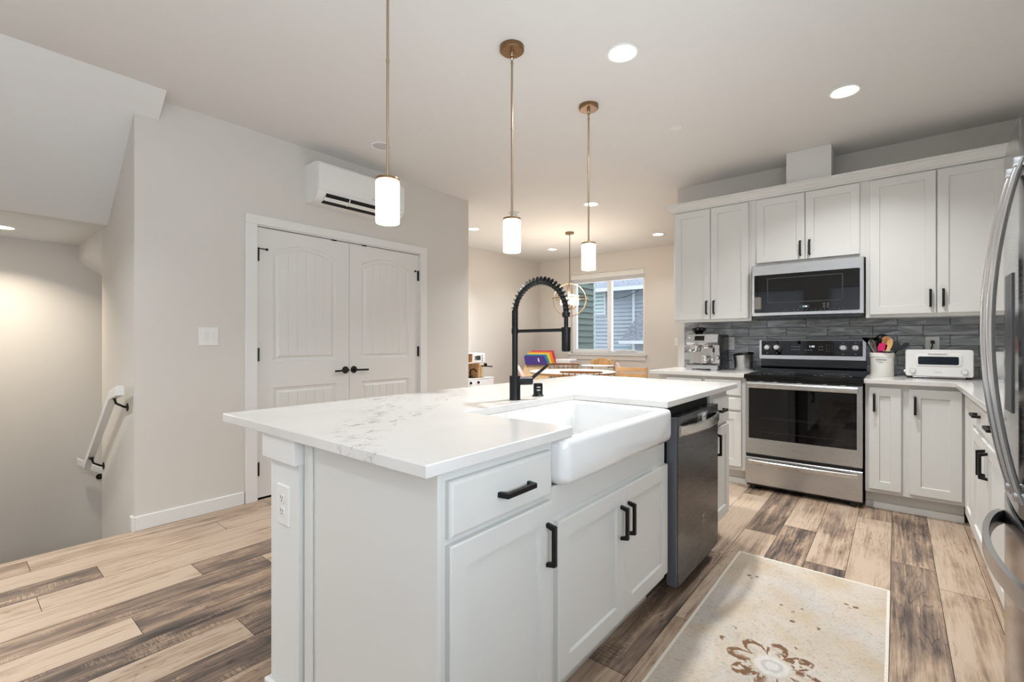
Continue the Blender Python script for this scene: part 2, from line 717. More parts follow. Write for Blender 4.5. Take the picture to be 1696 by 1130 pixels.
# ================================================================ ROOM SHELL
XD = -3.67       # closet wall
YB = 4.77        # range wall
YN = 7.495       # dining window wall
XW = -5.45       # dining west wall
XE = 0.95        # kitchen east wall
YS = -3.0        # living room south wall
H = 2.743

# floor: every plank a face with its own tone, grooves between
PITCH = 0.1798


def floor():
    joints = {-20: .289, -19: 1.139, -18: .516, -17: .278, -16: .84, -15: 1.12, -14: .517, -13: -.05, -12: .80, -11: .2,
              -5: 2.757, -4: 3.228, -3: 3.445, -2: 2.956, -1: 3.93, 0: 3.25, 1: 3.03, 2: 3.47}
    tones = {(-20, 0): .42, (-20, -1): .62, (-19, -1): .38, (-19, 0): .22, (-18, -1): .82, (-18, 0): .22, (-17, -1): .25,
             (-17, 0): .12, (-16, -1): .12, (-16, 0): .72, (-15, -1): .74, (-15, 0): .30, (-14, -1): .16, (-14, 0): .72,
             (-13, 0): .80, (-13, -1): .6, (-12, -1): .16, (-12, 0): .76, (-11, 0): .85, (-11, -1): .75, (-10, 0): .7,
             (-5, 0): .28, (-5, -1): .80, (-5, -2): .5, (-4, 0): .62, (-4, -1): .20, (-4, -2): .42, (-3, 0): .38, (-3, -1): .66,  # dark plank beside the island also carries the island's shadow in its tone
             (-2, 0): .32, (-2, -1): .62, (-1, 0): .55, (-1, -1): .26, (0, 0): .58, (0, -1): .55, (1, 0): .18, (1, -1): .34,
             (2, 0): .2, (2, -1): .2}
    bm = bmesh.new()
    cl = bm.loops.layers.color.new('tone')
    rng = random.Random(3)

    def quad(x0, x1, y0, y1, tone, rnd):
        g = 0.0011
        top = [(x0 + g, y0 + g, 0), (x1 - g, y0 + g, 0), (x1 - g, y1 - g, 0), (x0 + g, y1 - g, 0)]
        bot = [(x0, y0, -.003), (x1, y0, -.003), (x1, y1, -.003), (x0, y1, -.003)]
        T = [bm.verts.new(p) for p in top]
        B = [bm.verts.new(p) for p in bot]
        for i, f in enumerate([T] + [[B[i], B[(i + 1) % 4], T[(i + 1) % 4], T[i]] for i in range(4)]):
            fc = bm.faces.new(f)
            fc.material_index = 0 if i == 0 else 1
            for lp in fc.loops:
                lp[cl] = (tone, rnd, 0, 1)
    for region in ((XD + 0.045, XE, YS, YN), (XW, XD + 0.045, 3.71, YN)):
        rx0, rx1, ry0, ry1 = region
        c = int(math.floor((rx0 + 0.02) / PITCH))
        while -0.02 + PITCH * c < rx1:
            x0, x1 = max(-0.02 + PITCH * c, rx0), min(-0.02 + PITCH * (c + 1), rx1)
            if x1 - x0 > 0.003:
                j = joints.get(c, rng.uniform(0, 1.22))
                k = int(math.floor((ry0 - j) / 1.22))
                while j + 1.22 * k < ry1:
                    y0, y1 = max(j + 1.22 * k, ry0), min(j + 1.22 * (k + 1), ry1)
                    if y1 - y0 > 0.003:
                        tn = (.12 if c > -5 else 0) + tones.get((c, k), rng.choice((.15, .25, .35, .5, .65, .8)))
                        quad(x0, x1, y0, y1, tn, rng.random())
                    k += 1
            c += 1
    for (x0, x1, y0, y1) in ((XD + .045, XE, YS, YN), (XW, XD + .045, 3.71, YN)):
        f = bm.faces.new([bm.verts.new(p) for p in ((x0, y0, -.0031), (x1, y0, -.0031), (x1, y1, -.0031), (x0, y1, -.0031))])
        f.material_index = 1
        for (a, b) in (((x0, y0), (x1, y0)), ((x1, y0), (x1, y1)), ((x1, y1), (x0, y1)), ((x0, y1), (x0, y0))):
            f = bm.faces.new([bm.verts.new((a[0], a[1], -.0031)), bm.verts.new((b[0], b[1], -.0031)),
                              bm.verts.new((b[0], b[1], -.2)), bm.verts.new((a[0], a[1], -.2))])
            f.material_index = 1
    me = bpy.data.meshes.new('floor')
    bm.to_mesh(me)
    bm.free()
    me.materials.append(M_PLANK)
    me.materials.append(M_GROOVE)
    o = bpy.data.objects.new('floor', me)
    COL.objects.link(o)
    struct(o)


floor()
# stair nosing strip along the floor edge + under-floor board
m = MB()
m.box(XD - 0.012, XD + 0.045, -0.30, 3.71, -0.022, 0.0, 0.004)
struct(m.build('trim_1', M_BIRCH), 'stair edge nosing strip')
nt = NT('nosing_wood')
nv = nt.noise(nt.obj(), 30, 5, 0.6, 0.2, (3, 0.15, 1))
nt.set(nt.mix(nt.ramp(nv, .3, .7), rgb(206, 182, 158), rgb(158, 136, 118)), 0.45)
bpy.data.objects['trim_1'].data.materials[0] = nt.m
struct(box('wall_stair_edge', ID, (XD - .002, XD + .044, -.30, .76, -2.6, -.022), M_WALL))

struct(box('ceiling', ID, (-5.7, XE + .12, YS - .12, YN + .3, H, H + .12), M_CEIL))
# sloped soffit below the upper flight of stairs
zs = lambda x: H - 0.795 * (-3.5 - x)
m = MB()
m.prism([(-3.5, H), (-4.41, 2.025), (-5.55, 2.025), (-5.55, H)], -0.30, 0.76, 'ptq')
struct(m.build('ceiling_stairwell', M_CEIL), 'sloped soffit over the stairwell')
m = MB()
m.prism([(-3.5, H), (XD + .001, zs(XD)), (XD + .001, H)], 0.76, 0.885, 'ptq')
struct(m.build('ceiling_soffit', M_CEIL), 'soffit end lapping over the closet wall')

# closet wall with door opening
DY0, DY1, DZ = 1.478, 3.024, 2.058
m = MB(FE(XD))
m.box(.76, DY0, -.12, 0, -.3, H)
m.box(DY1, 3.71, -.12, 0, 0, H)
m.box(DY0, DY1, -.12, 0, DZ, H)
struct(m.build('wall_closet', M_WALL))
struct(box('wall_closet_return', FS(3.71), (XW, XD - .12, -.12, 0, 0, H), M_WALL))
struct(box('wall_closet_back', FE(-4.45), (.9, 3.6, -.05, 0, 0, H), M_WALL))
struct(box('floor_closet', ID, (-4.45, XD - .001, .88, 3.6, -.05, -.0035), M_DARK))  # near-black colour paints in the shade of the gap under the doors
struct(box('wall_stair_side', FX(.76), (-4.593, XD - .1199, -.12, 0, -2.6, H), M_WALL))
struct(box('wall_stair_far', FE(-5.55), (-.42, 3.5, -.1, 0, -2.6, H), M_WALL))
struct(box('wall_stair_near', FS(-.30), (-5.55, XD, -.12, 0, -2.6, H), M_WALL))
struct(box('wall_living_west', FE(XD), (YS, -.30, -.12, 0, 0, H), M_WALL))
m = MB()
m.prism([(.76, 2.026), (.76, 1.885), (1.9, 1.08), (3.4, 1.08), (3.4, 2.026)], -5.55, -4.593, 'tpq')
struct(m.build('ceiling_lower_flight', M_CEIL))
struct(box('wall_stair_inner', FW(-4.593), (.88, 3.4, -.06, 0, -2.6, 2.03), M_WALL))
struct(box('floor_lower_landing', ID, (-5.55, XD, -.3, 3.4, -2.7, -2.6), M_WALL))
m = MB()
for i in range(4):
    m.box(XD - .26 * (i + 1), XD - .26 * i, -.3, .76, -1.2, -.19 * (i + 1))
m.box(-5.55, XD - 1.04, -.3, .76, -1.2, -.95)
for i in range(6):
    m.box(-5.55, -4.593, .76 + .26 * i, .76 + .26 * (i + 1), -2.6, -.95 - .19 * (i + 1))
struct(m.build('stairs', plain('stair_carpet', (150, 142, 132), .95, tex=.2, scale=200)))

struct(box('wall_dining_west', FE(XW), (3.71, YN, -.12, 0, 0, H), M_WALL))
# window wall of the dining room
WX0, WX1, WZ0, WZ1 = -4.725, -3.268, 0.955, 2.415
m = MB(FX(YN))
m.box(XW, WX0, -.16, 0, 0, H)
m.box(WX1, XE, -.16, 0, 0, H)
m.box(WX0, WX1, -.16, 0, 0, WZ0)
m.box(WX0, WX1, -.16, 0, WZ1, H)
struct(m.build('wall_north', M_WALL))
struct(box('wall_range', FX(YB), (-1.722, XE, -.13, 0, 0, H), M_WALL))
EW = (-1.35, 1.05, .6, 2.3)  # opening of an added, unseen window, placed to light the island front
m = MB(FW(XE))
m.box(YS, EW[0], -.12, 0, 0, H)
m.box(EW[1], YN, -.12, 0, 0, H)
m.box(EW[0], EW[1], -.12, 0, 0, EW[2])
m.box(EW[0], EW[1], -.12, 0, EW[3], H)
struct(m.build('wall_east', M_WALL))
m = MB(FW(XE))
for z0, z1 in ((EW[2], EW[2] + .05), (EW[3] - .05, EW[3])):
    m.box(EW[0], EW[1], -.1, -.04, z0, z1)
for y in (EW[0], (EW[0] + EW[1]) / 2 - .025, EW[1] - .05):
    m.box(y, y + .05, -.1, -.04, EW[2], EW[3])
struct(m.build('window_4', M_VINYL))  # frame of the added east window, never in view
m = MB(FW(XE))
for k in range(57):
    z = EW[2] + .01 + k * .03
    m.loops([[(EW[0] + .003, -.040, z), (EW[1] - .003, -.040, z), (EW[1] - .003, -.012, min(z + .034, EW[3])), (EW[0] + .003, -.012, min(z + .034, EW[3]))],
             [(EW[0] + .003, -.043, z), (EW[1] - .003, -.043, z), (EW[1] - .003, -.015, min(z + .034, EW[3])), (EW[0] + .003, -.015, min(z + .034, EW[3]))]])
struct(m.build('window_4_blind', M_VINYL))  # closed blind, added to keep sky light out of the room
# south wall with two windows (seen only as reflections)
m = MB(FS(YS))
sw = [(-3.2, -1.5), (-1.1, 0.6)]
xs = [XD, sw[0][0], sw[0][1], sw[1][0], sw[1][1], XE]
for a, b in ((xs[0], xs[1]), (xs[2], xs[3]), (xs[4], xs[5])):
    m.box(a, b, -.15, 0, 0, H)
for a, b in sw:
    m.box(a, b, -.15, 0, 0, .8)
    m.box(a, b, -.15, 0, 2.3, H)
struct(m.build('wall_south', M_WALL))
for i, (a, b) in enumerate(sw):
    m = MB(FS(YS))
    for z0, z1 in ((.8, .85), (2.25, 2.3)):
        m.box(a, b, -.1, -.04, z0, z1)
    for x in (a, (a + b) / 2 - .025, b - .05):
        m.box(x, x + .05, -.1, -.04, .8, 2.3)
    struct(m.build('window_%d' % (i + 2), M_VINYL))
    m = MB(FS(YS))
    for k in range(50):
        z = .81 + k * .03
        m.loops([[(a + .003, -.040, z), (b - .003, -.040, z), (b - .003, -.012, z + .034), (a + .003, -.012, z + .034)],
                 [(a + .003, -.043, z), (b - .003, -.043, z), (b - .003, -.015, z + .034), (a + .003, -.015, z + .034)]])
    struct(m.build('window_%d_blind' % (i + 2), M_VINYL))

# ---- baseboards, casing
struct(MB(FE(XD)).rectprof(.76, 1.393, 0, .09, [(0, 0), (0, .012), (.003, .015)]).build('baseboard_west', M_TRIM))
struct(box('baseboard_stair_corner', FX(.76), (XD - .05, XD + .015, 0, .015, 0, .09), M_TRIM, None, .002))
struct(box('baseboard_closet_north', FE(XD), (3.095, 3.71, 0, .014, 0, .09), M_TRIM, None, .002))
struct(box('baseboard_north', FX(YN), (XW, XE, 0, .014, 0, .09), M_TRIM, None, .002))
struct(box('baseboard_dining_west', FE(XW), (3.71, YN, 0, .014, 0, .09), M_TRIM, None, .002))
m = MB(FE(XD))
CW = .078
m.box(DY0 - CW, DY0 + .004, 0, .018, 0, DZ - .004, .003)
m.box(DY1 - .004, DY1 + CW, 0, .018, 0, DZ - .004, .003)
m.box(DY0 - CW, DY1 + CW, 0, .018, DZ - .004, DZ + CW - .014, .003)
m.box(DY0, DY0 + .012, -.12, 0, 0, DZ)
m.box(DY1 - .012, DY1, -.12, 0, 0, DZ)
m.box(DY0, DY1, -.12, 0, DZ - .012, DZ)
struct(m.build('trim_2', M_TRIM), 'white casing around the closet doors')


# ---- closet doors
def closet_leaf(name, y0, y1, hinge_left, lever_y, lever_dir):
    X = -3.684
    T = FE(X)
    bm = bmesh.new()
    z0, z1 = .014, 2.040

    def arch(u0, u1, zb, zt, rise, t, n=14):
        pts = [(u0 + t, zb + t), (u1 - t, zb + t)]
        w = (u1 - u0) / 2 - t
        cu = (u0 + u1) / 2
        for k in range(n + 1):
            a = 1 - 2 * k / n
            pts.append((cu + a * w, zt - t + rise * (1 - a * a)))
        return pts

    def rect(u0, u1, zb, zt, t):
        return [(u0 + t, zb + t), (u1 - t, zb + t), (u1 - t, zt - t), (u0 + t, zt - t)]
    pu0, pu1 = y0 + .122, y1 - .122
    panels = [lambda t: arch(pu0, pu1, 1.03, 1.872, .072, t), lambda t: rect(pu0, pu1, .24, .828, t)]
    outer = [bm.verts.new(T(u, 0, z)) for u, z in ((y0, z0), (y1, z0), (y1, z1), (y0, z1))]
    back = [bm.verts.new(T(u, -.035, z)) for u, z in ((y0, z0), (y1, z0), (y1, z1), (y0, z1))]
    edges = [bm.edges.new((outer[i], outer[(i + 1) % 4])) for i in range(4)]
    for i in range(4):
        bm.faces.new([back[i], back[(i + 1) % 4], outer[(i + 1) % 4], outer[i]])
    bm.faces.new(back[::-1])
    for pf in panels:
        ring0 = [bm.verts.new(T(u, 0, z)) for u, z in pf(0)]
        n = len(ring0)
        edges += [bm.edges.new((ring0[i], ring0[(i + 1) % n])) for i in range(n)]
        prev = ring0
        for t, d in ((.006, -.007), (.020, -.010), (.026, -.010), (.040, -.003)):
            ring = [bm.verts.new(T(u, d, z)) for u, z in pf(t)]
            for i in range(n):
                bm.faces.new([prev[i], prev[(i + 1) % n], ring[(i + 1) % n], ring[i]])
            prev = ring
        bm.faces.new(prev)
    bmesh.ops.triangle_fill(bm, edges=edges, use_beauty=True, normal=(1, 0, 0))
    mb = MB(T)
    mb.bm.free()
    mb.bm = bm
    # tongue and groove boards standing on the panel fields
    for zb, ztf in ((1.03, lambda u: 1.872 + .072 * (1 - ((u - (y0 + y1) / 2) / ((pu1 - pu0) / 2)) ** 2)), (.24, lambda u: .828)):
        n = 6
        a, b = pu0 + .042, pu1 - .042
        w = (b - a) / n
        for k in range(n):
            u0, u1 = a + k * w, a + (k + 1) * w
            g = .0035
            rings = []
            for ins, d in ((0, -.0035), (0, -.003), (g, .0002)):
                L, Rr = u0 + ins, u1 - ins
                rings.append([(L, d, zb + .042), (Rr, d, zb + .042), (Rr, d, ztf(Rr) - .042), ((L + Rr) / 2, d, ztf((L + Rr) / 2) - .042), (L, d, ztf(L) - .042)])
            mb.loops(rings)
    root = mb.build(name, M_DOOR, None, False, origin=(X, (y0 + y1) / 2, 0))
    struct(root)
    hy = y0 - .0015 if hinge_left else y1 + .0015
    for z in (1.785, 1.035, .18):
        h = MB(T)
        hy = y0 + .009 if hinge_left else y1 - .009
        h.tube([(hy, .010, z), (hy, .010, z + .1)], .0085, 8)
        h.box(hy - .008, hy + .008, -.004, .006, z, z + .1)
        if z > 1.7:
            s = 1 if hinge_left else -1
            s2 = s
            h.tube([(hy, .008, z + .095), (hy + s2 * .05, .028, z + .09)], .004, 6)
            h.tube([(hy + s2 * .045, .026, z + .09), (hy + s2 * .062, .033, z + .088)], .009, 8)
        h.build('hinge', M_BLACK, root, True)
    cat = MB(T)
    cy = lever_y + (-.105 if hinge_left else .105)
    cat.box(cy - .022, cy + .022, -.02, .004, z1 - .004, z1 + .006)
    cat.build('ball_catch', M_BLACK, root)
    k = MB(T)
    k.lathe([(.0, 0), (.031, 0), (.031, .006), (.026, .010), (.012, .012), (.010, .045), (.010, .052), (0, .052)], (lever_y, 0, .937), 20, 1)
    k.tube([(lever_y - lever_dir * .008, .046, .935), (lever_y + lever_dir * .118, .046, .933)], .0085, 8)
    k.build('lever_handle', M_BLACK, root, True)


closet_leaf('door_1', 1.487, 2.2505, True, 2.214, -1)
closet_leaf('door_2', 2.2535, 3.017, False, 2.296, 1)


# ---- dining window
def window():
    T = FX(YN)
    m = MB(T)      # vinyl frame
    fz0, fz1 = WZ0, WZ1
    d0, d1 = -.13, -.07
    m.box(WX0, WX0 + .055, d0, d1, fz0, fz1, .004)
    m.box(WX1 - .055, WX1, d0, d1, fz0, fz1, .004)
    m.box(WX0 + .055, WX1 - .055, d0, d1, fz0, fz0 + .055, .004)
    m.box(WX0 + .055, WX1 - .055, d0, d1, fz1 - .055, fz1, .004)
    cx = -3.945
    m.box(cx - .03, cx + .03, d0, d1 + .01, fz0 + .05, fz1 - .05, .004)
    w = m.build('window_1', M_VINYL)
    struct(w)
    g = MB(T)
    g.box(WX0 + .05, cx - .02, -.105, -.101, fz0 + .05, fz1 - .05)
    g.box(cx + .02, WX1 - .05, -.105, -.101, fz0 + .05, fz1 - .05)
    g.build('pane', M_PANE, w)
    s = MB(T)
    s.box(WX0 + .05, WX0 + .085, -.12, -.075, fz0 + .055, fz1 - .055)
    s.box(cx - .055, cx - .028, -.12, -.075, fz0 + .055, fz1 - .055)
    s.box(WX0 + .08, cx - .05, -.12, -.075, fz0 + .055, fz0 + .085)
    s.build('sash', M_VINYL, w)
    l = MB(T)
    l.box(-3.82, -3.62, -.07, -.055, fz0 + .055, fz0 + .075)
    l.box(-3.60, -3.45, -.07, -.055, fz0 + .055, fz0 + .075)
    l.build('latch', M_WHITEP, w)
    st = MB(T)
    st.box(WX0 - .045, WX1 + .045, -.07, .05, WZ0 - .022, WZ0, .004)
    st.box(WX0 - .03, WX1 + .03, 0, .018, WZ0 - .10, WZ0 - .022, .002)
    st.build('window_sill', M_TRIM, w)
    b = thing('window_blind', 'white horizontal blind drawn up to the top of the dining window', 'blind', ((WX0 + WX1) / 2, YN + .03, 2.26))
    v = MB(T)
    v.box(WX0 + .006, WX1 - .006, -.06, -.002, 2.325, 2.412, .004)
    v.build('valance', M_TRIM, b)
    v = MB(T)
    for k in range(9):
        v.box(WX0 + .012, WX1 - .012, -.058, -.010, 2.268 + k * .006, 2.2715 + k * .006)
    v.box(WX0 + .012, WX1 - .012, -.056, -.012, 2.252, 2.266, .002)
    v.build('slat_stack', M_VINYL, b)


window()


# ================================================================ LIGHT FITTINGS
def recessed(x, y, z, label, lit=True, power=21, r=.088, color=(.955, .985, 1.0)):
    o = thing('recessed_light', label, 'ceiling light', (x, y, z - .004), 'recessed ceiling downlights' if lit else None)
    m = MB()
    m.lathe([(r, 0), (r, -.005), (r - .012, -.008), (r - .02, -.004), (r - .02, .0)], (x, y, z), 32, cap=False)
    m.build('trim_ring', M_TRIM, o, True)
    m = MB()
    if lit:
        m.lathe([(r - .018, -.003), (0, -.003)], (x, y, z), 32, cap=False)
        m.build('lamp_disc', M_LAMP, o)
        l = area_light('downlight', (x, y, z - .02), (0, 0, 0), .13, .13, power, color, 'DISK', math.radians(125))
    else:
        m.lathe([(r - .018, -.003), (r - .035, -.004), (.03, -.0035), (0, -.0035)], (x, y, z), 32, cap=False)
        m.build('lamp_disc', plain('unlit_lens', (196, 196, 196), .5), o)


recessed(-1.139, 2.327, H, 'largest lit recessed downlight, between second pendant and range wall')
recessed(-0.246, 3.564, H, 'lit recessed downlight above right upper cabinets, closest to fridge', True, 11)
recessed(-2.674, 4.675, H, 'lit recessed downlight seen behind the rod of the third pendant', True, 25)
recessed(-4.518, 4.675, H, 'lit recessed downlight just right of the closet wall corner', True, 25)
recessed(-4.50, 6.565, H, 'lit recessed downlight left of the orb chandelier canopy', True, 4.5)
recessed(-2.675, 6.614, H, 'lit recessed downlight right of the third pendant, near window wall', True, 4.5)
recessed(-5.06, .27, 2.025, 'lit recessed downlight in the low ceiling over the stairwell', True, 8, .088, (1, .90, .76))
for lx, ly in ((-2.95, -.7),):  # added lamp out of view, lifts the left floor and stair soffit
    recessed(lx, ly, H, 'added fill downlight, unseen behind the camera', True, 20)
recessed(-3.172, 2.225, H, 'unlit recessed downlight above the wall air conditioner', False)


def pendant(y, label):
    x = -1.57
    o = thing('pendant_light', label, 'pendant light', (x, y, 1.657), 'three pendants hanging over the island')
    m = MB()
    m.lathe([(0, H), (.064, H), (.064, H - .022), (.058, H - .027), (0, H - .027)], (x, y, 0), 32)
    m.build('canopy', M_BRONZE, o, True)
    m = MB()
    m.lathe([(0, H - .027), (.011, H - .027), (.011, H - .036), (.005, H - .05), (.009, H - .062), (.004, H - .072), (.008, H - .085), (.0058, H - .10)], (x, y, 0), 12)
    m.build('swivel', M_BRONZE_LT, o, True)
    m = MB()
    m.tube([(x, y, H - .09), (x, y, 1.84)], .0058, 10)
    for zz in (2.30,):
        m.tube([(x, y, zz), (x, y, zz + .012)], .0075, 10)
    m.build('rod', M_BRONZE_LT, o, True)
    m = MB()
    m.lathe([(0, 1.846), (.012, 1.846), (.014, 1.838), (.046, 1.836), (.0475, 1.830), (.0475, 1.826), (0, 1.826)], (x, y, 0), 28)
    m.build('cap', M_BRONZE, o, True)
    m = MB()
    m.lathe([(0, 1.826), (.043, 1.826), (.0465, 1.822), (.0465, 1.660), (.0445, 1.657), (.0425, 1.658), (.0425, 1.815), (0, 1.815)], (x, y, 0), 32)
    m.build('glass_shade', M_SHADE, o, True)


pendant(1.13, 'frosted cylinder pendant on a bronze rod, largest and nearest the camera')
pendant(1.913, 'middle one of the three frosted cylinder pendants above the island')
pendant(2.712, 'farthest of three frosted cylinder pendants, hanging in front of the dining window wall')

o = thing('sprinkler_cover', 'small round white sprinkler cover plate on the kitchen ceiling', 'sprinkler', (-1.232, 3.393, H - .006))
MB().lathe([(.042, 0), (.042, -.004), (.036, -.006), (0, -.006)], (-1.232, 3.393, H), 24).build('cover_plate', M_TRIM, o, True)
o = thing('smoke_detector', 'small round white detector on the ceiling behind the middle pendant rod', 'smoke detector', (-3.58, 4.40, H - .03))
MB().lathe([(.065, 0), (.065, -.012), (.05, -.028), (0, -.03)], (-3.58, 4.40, H), 28).build('housing', M_TRIM, o, True)
MB().lathe([(.045, -.0285), (.045, -.032), (.038, -.032), (.038, -.0285)], (-3.58, 4.40, H), 24).build('sensor_ring', plain('blue_grey_plastic', (150, 160, 176), .4), o, True)


def chandelier():
    x, y, zc, R = -3.61, 5.70, 1.776, .235
    o = thing('orb_chandelier', 'bronze orb chandelier with four lit glass cups above the dining table', 'chandelier', (x, y, zc - R))
    MB().lathe([(0, H), (.062, H), (.062, H - .025), (0, H - .028)], (x, y, 0), 24).build('canopy', M_BRONZE, o, True)
    m = MB()
    m.tube([(x, y, H - .02), (x, y, zc - .12)], .006, 8)
    m.build('stem', M_BRONZE, o, True)
    for ax, ay in ((1, 0), (0, 1)):
        m = MB()
        pts = []
        a0 = math.radians(25)
        ux, uy = ax * math.cos(a0) - ay * math.sin(a0), ax * math.sin(a0) + ay * math.cos(a0)
        for k in range(40):
            a = 2 * PI * k / 40
            pts.append((x + ux * R * math.cos(a), y + uy * R * math.cos(a), zc + R * math.sin(a)))
        m.tube(pts, .0065, 6, True)
        m.build('hoop', M_BRONZE, o, True)
    m = MB()
    m.tube([(x + (R + .008) * math.cos(2 * PI * k / 40), y + (R + .008) * math.sin(2 * PI * k / 40), zc + .02) for k in range(40)], .0075, 6, True)
    m.build('hoop', M_BRONZE, o, True)
    m = MB()
    for k in range(4):
        a = PI / 4 + k * PI / 2
        m.tube([(x, y, zc - .11), (x + .05 * math.cos(a), y + .05 * math.sin(a), zc - .125), (x + .09 * math.cos(a), y + .09 * math.sin(a), zc - .10), (x + .09 * math.cos(a), y + .09 * math.sin(a), zc - .075)], .006, 6)
    m.build('arm', M_BRONZE, o, True)
    for k in range(4):
        a = PI / 4 + k * PI / 2
        cx, cy = x + .09 * math.cos(a), y + .09 * math.sin(a)
        MB().lathe([(0, -.075), (.04, -.075), (.043, -.07), (.043, .065), (.039, .065), (.039, -.06), (0, -.06)], (cx, cy, zc), 20).build('glass_shade', M_ORBSHADE, o, True)
        l = bpy.data.lights.new('chandelier_bulb', 'POINT')
        l.energy = 5
        l.color = (1, .84, .64)
        l.shadow_soft_size = .03
        lo = bpy.data.objects.new('chandelier_bulb', l)
        lo.location = (cx, cy, zc + .085)
        COL.objects.link(lo)


chandelier()


# ================================================================ WALL DEVICES
def plate(name, T, rot, u, z, w, h, gangs, kind, label, cat, group=None):
    a = T(u, 0, z)
    o = thing(name, label, cat, a, group)
    MB(T).rrect(u - w / 2, u + w / 2, z - h / 2, z + h / 2, .004, [(0, 0), (0, .003), (.003, .006)]).build('cover_plate', M_WHITEP, o, True)
    for g in range(gangs):
        gu = u + (g - (gangs - 1) / 2) * .046
        if kind == 'switch':
            m = MB(T)
            m.rectprof(gu - .0165, gu + .0165, z - .033, z + .033, [(0, .004), (0, .0068)])
            m.build('switch_frame', M_WHITEP, o)
            m = MB(T)
            m.loops([[(gu - .0145, .0068, z - .031), (gu + .0145, .0068, z - .031), (gu + .0145, .0068, z + .031), (gu - .0145, .0068, z + .031)],
                     [(gu - .0145, .0075, z - .031), (gu + .0145, .0075, z - .031), (gu + .0145, .011, z + .031), (gu - .0145, .011, z + .031)]])
            m.build('rocker', M_TRIM, o)
        else:
            for sgn in (1, -1):
                cz = z + sgn * .0205
                m = MB(T)
                m.rrect(gu - .0165, gu + .0165, cz - .0145, cz + .0145, .012, [(0, .004), (0, .0078)])
                m.build('socket', M_TRIM, o, True)
                m = MB(T)
                for du in (-.0065, .0065):
                    m.box(gu + du - .0012, gu + du + .0012, .0075, .0082, cz, cz + .008)
                m.lathe([(0, .0076), (.0024, .0076), (.0024, .0083), (0, .0083)], (gu, 0, cz - .006), 8, 1)
                m.build('socket_slots', M_DARK, o)
    return o


plate('light_switch', FE(XD), R_FE, 1.169, 1.218, .118, .125, 2, 'switch', 'white double rocker switch plate on the wall left of closet doors', 'light switch')
plate('light_switch', FX(YN), R_FX, -2.72, 1.17, .078, .125, 1, 'switch', 'white single rocker switch on the wall right of the dining window', 'light switch')
POX = -1.515
plate('wall_outlet', FX(.680), R_FX, -1.482, .675, .08, .125, 1, 'outlet', 'white outlet on the end of the island half wall', 'outlet')
wo = plate('wall_outlet', FX(YB - .009), R_FX, .214, 1.158, .08, .125, 1, 'outlet', 'white backsplash outlet behind the toaster with a black plug in it', 'outlet')
plate('wall_outlet', FX(YB - .009), R_FX, -1.215, 1.163, .07, .120, 1, 'outlet', 'outlet on the tiled backsplash right of the espresso machine', 'outlet')
pc = thing('power_cord', 'black plug and cord dropping from the outlet behind white toaster', 'power cord', (.214, YB - .02, 1.1))
MB(FX(YB - .017)).box(.203, .226, 0, .028, 1.165, 1.192, .004).build('plug', M_BLACKP, pc)
MB(FX(YB - .017)).tube([(.214, .026, 1.178), (.212, .03, 1.15), (.204, .02, 1.12), (.20, .012, 1.08), (.205, .012, 1.0), (.215, .014, .932)], .0045, 6).build('cord', M_BLACKP, pc, True)


# ---- wall air conditioner
def aircon():
    T = FE(XD)
    y0, y1 = 1.852, 2.672
    o = thing('air_conditioner', 'white wall air conditioner mounted above the closet doors', 'air conditioner', (XD, (y0 + y1) / 2, 2.29))
    prof = [(0, 2.292), (0, 2.585), (.03, 2.598), (.165, 2.598), (.200, 2.585), (.207, 2.565), (.205, 2.365), (.192, 2.335), (.15, 2.303), (.10, 2.292)]
    m = MB(T)
    m.prism(prof, y0, y1, 'tpq')
    m.build('casing', M_WHITEP, o, True)
    m = MB(T)
    m.prism([(.2, 2.372), (.2, 2.590), (.208, 2.583), (.213, 2.565), (.212, 2.376)], y0 + .004, y1 - .004, 'tpq')
    m.build('front_panel', M_WHITEP, o, True)
    m = MB(T)
    m.prism([(.2075, 2.350), (.1975, 2.330), (.152, 2.2985), (.125, 2.2885), (.125, 2.31), (.19, 2.356)], y0 + .07, y1 - .05, 'tpq')
    m.build('air_outlet', M_DARK, o)
    m = MB(T)
    m.prism([(.192, 2.3235), (.190, 2.3185), (.165, 2.3020), (.160, 2.3045)], y0 + .06, y1 - .045, 'tpq')
    for k in (.33, .66):
        yy = y0 + (y1 - y0) * k
        m.prism([(.209, 2.35), (.192, 2.31), (.15, 2.299), (.15, 2.306)], yy, yy + .008, 'tpq')
    m.build('louver', M_WHITEP, o)
    text('lettering', 'MITSUBISHI', .011, (XD + .214, 2.36, 2.395), R_FE, M_GREYMARK, o)
    m = MB(T)
    m.box(2.50, 2.58, .10, .101, 2.2915, 2.2918)
    m.build('label', M_GREYMARK, o)


aircon()


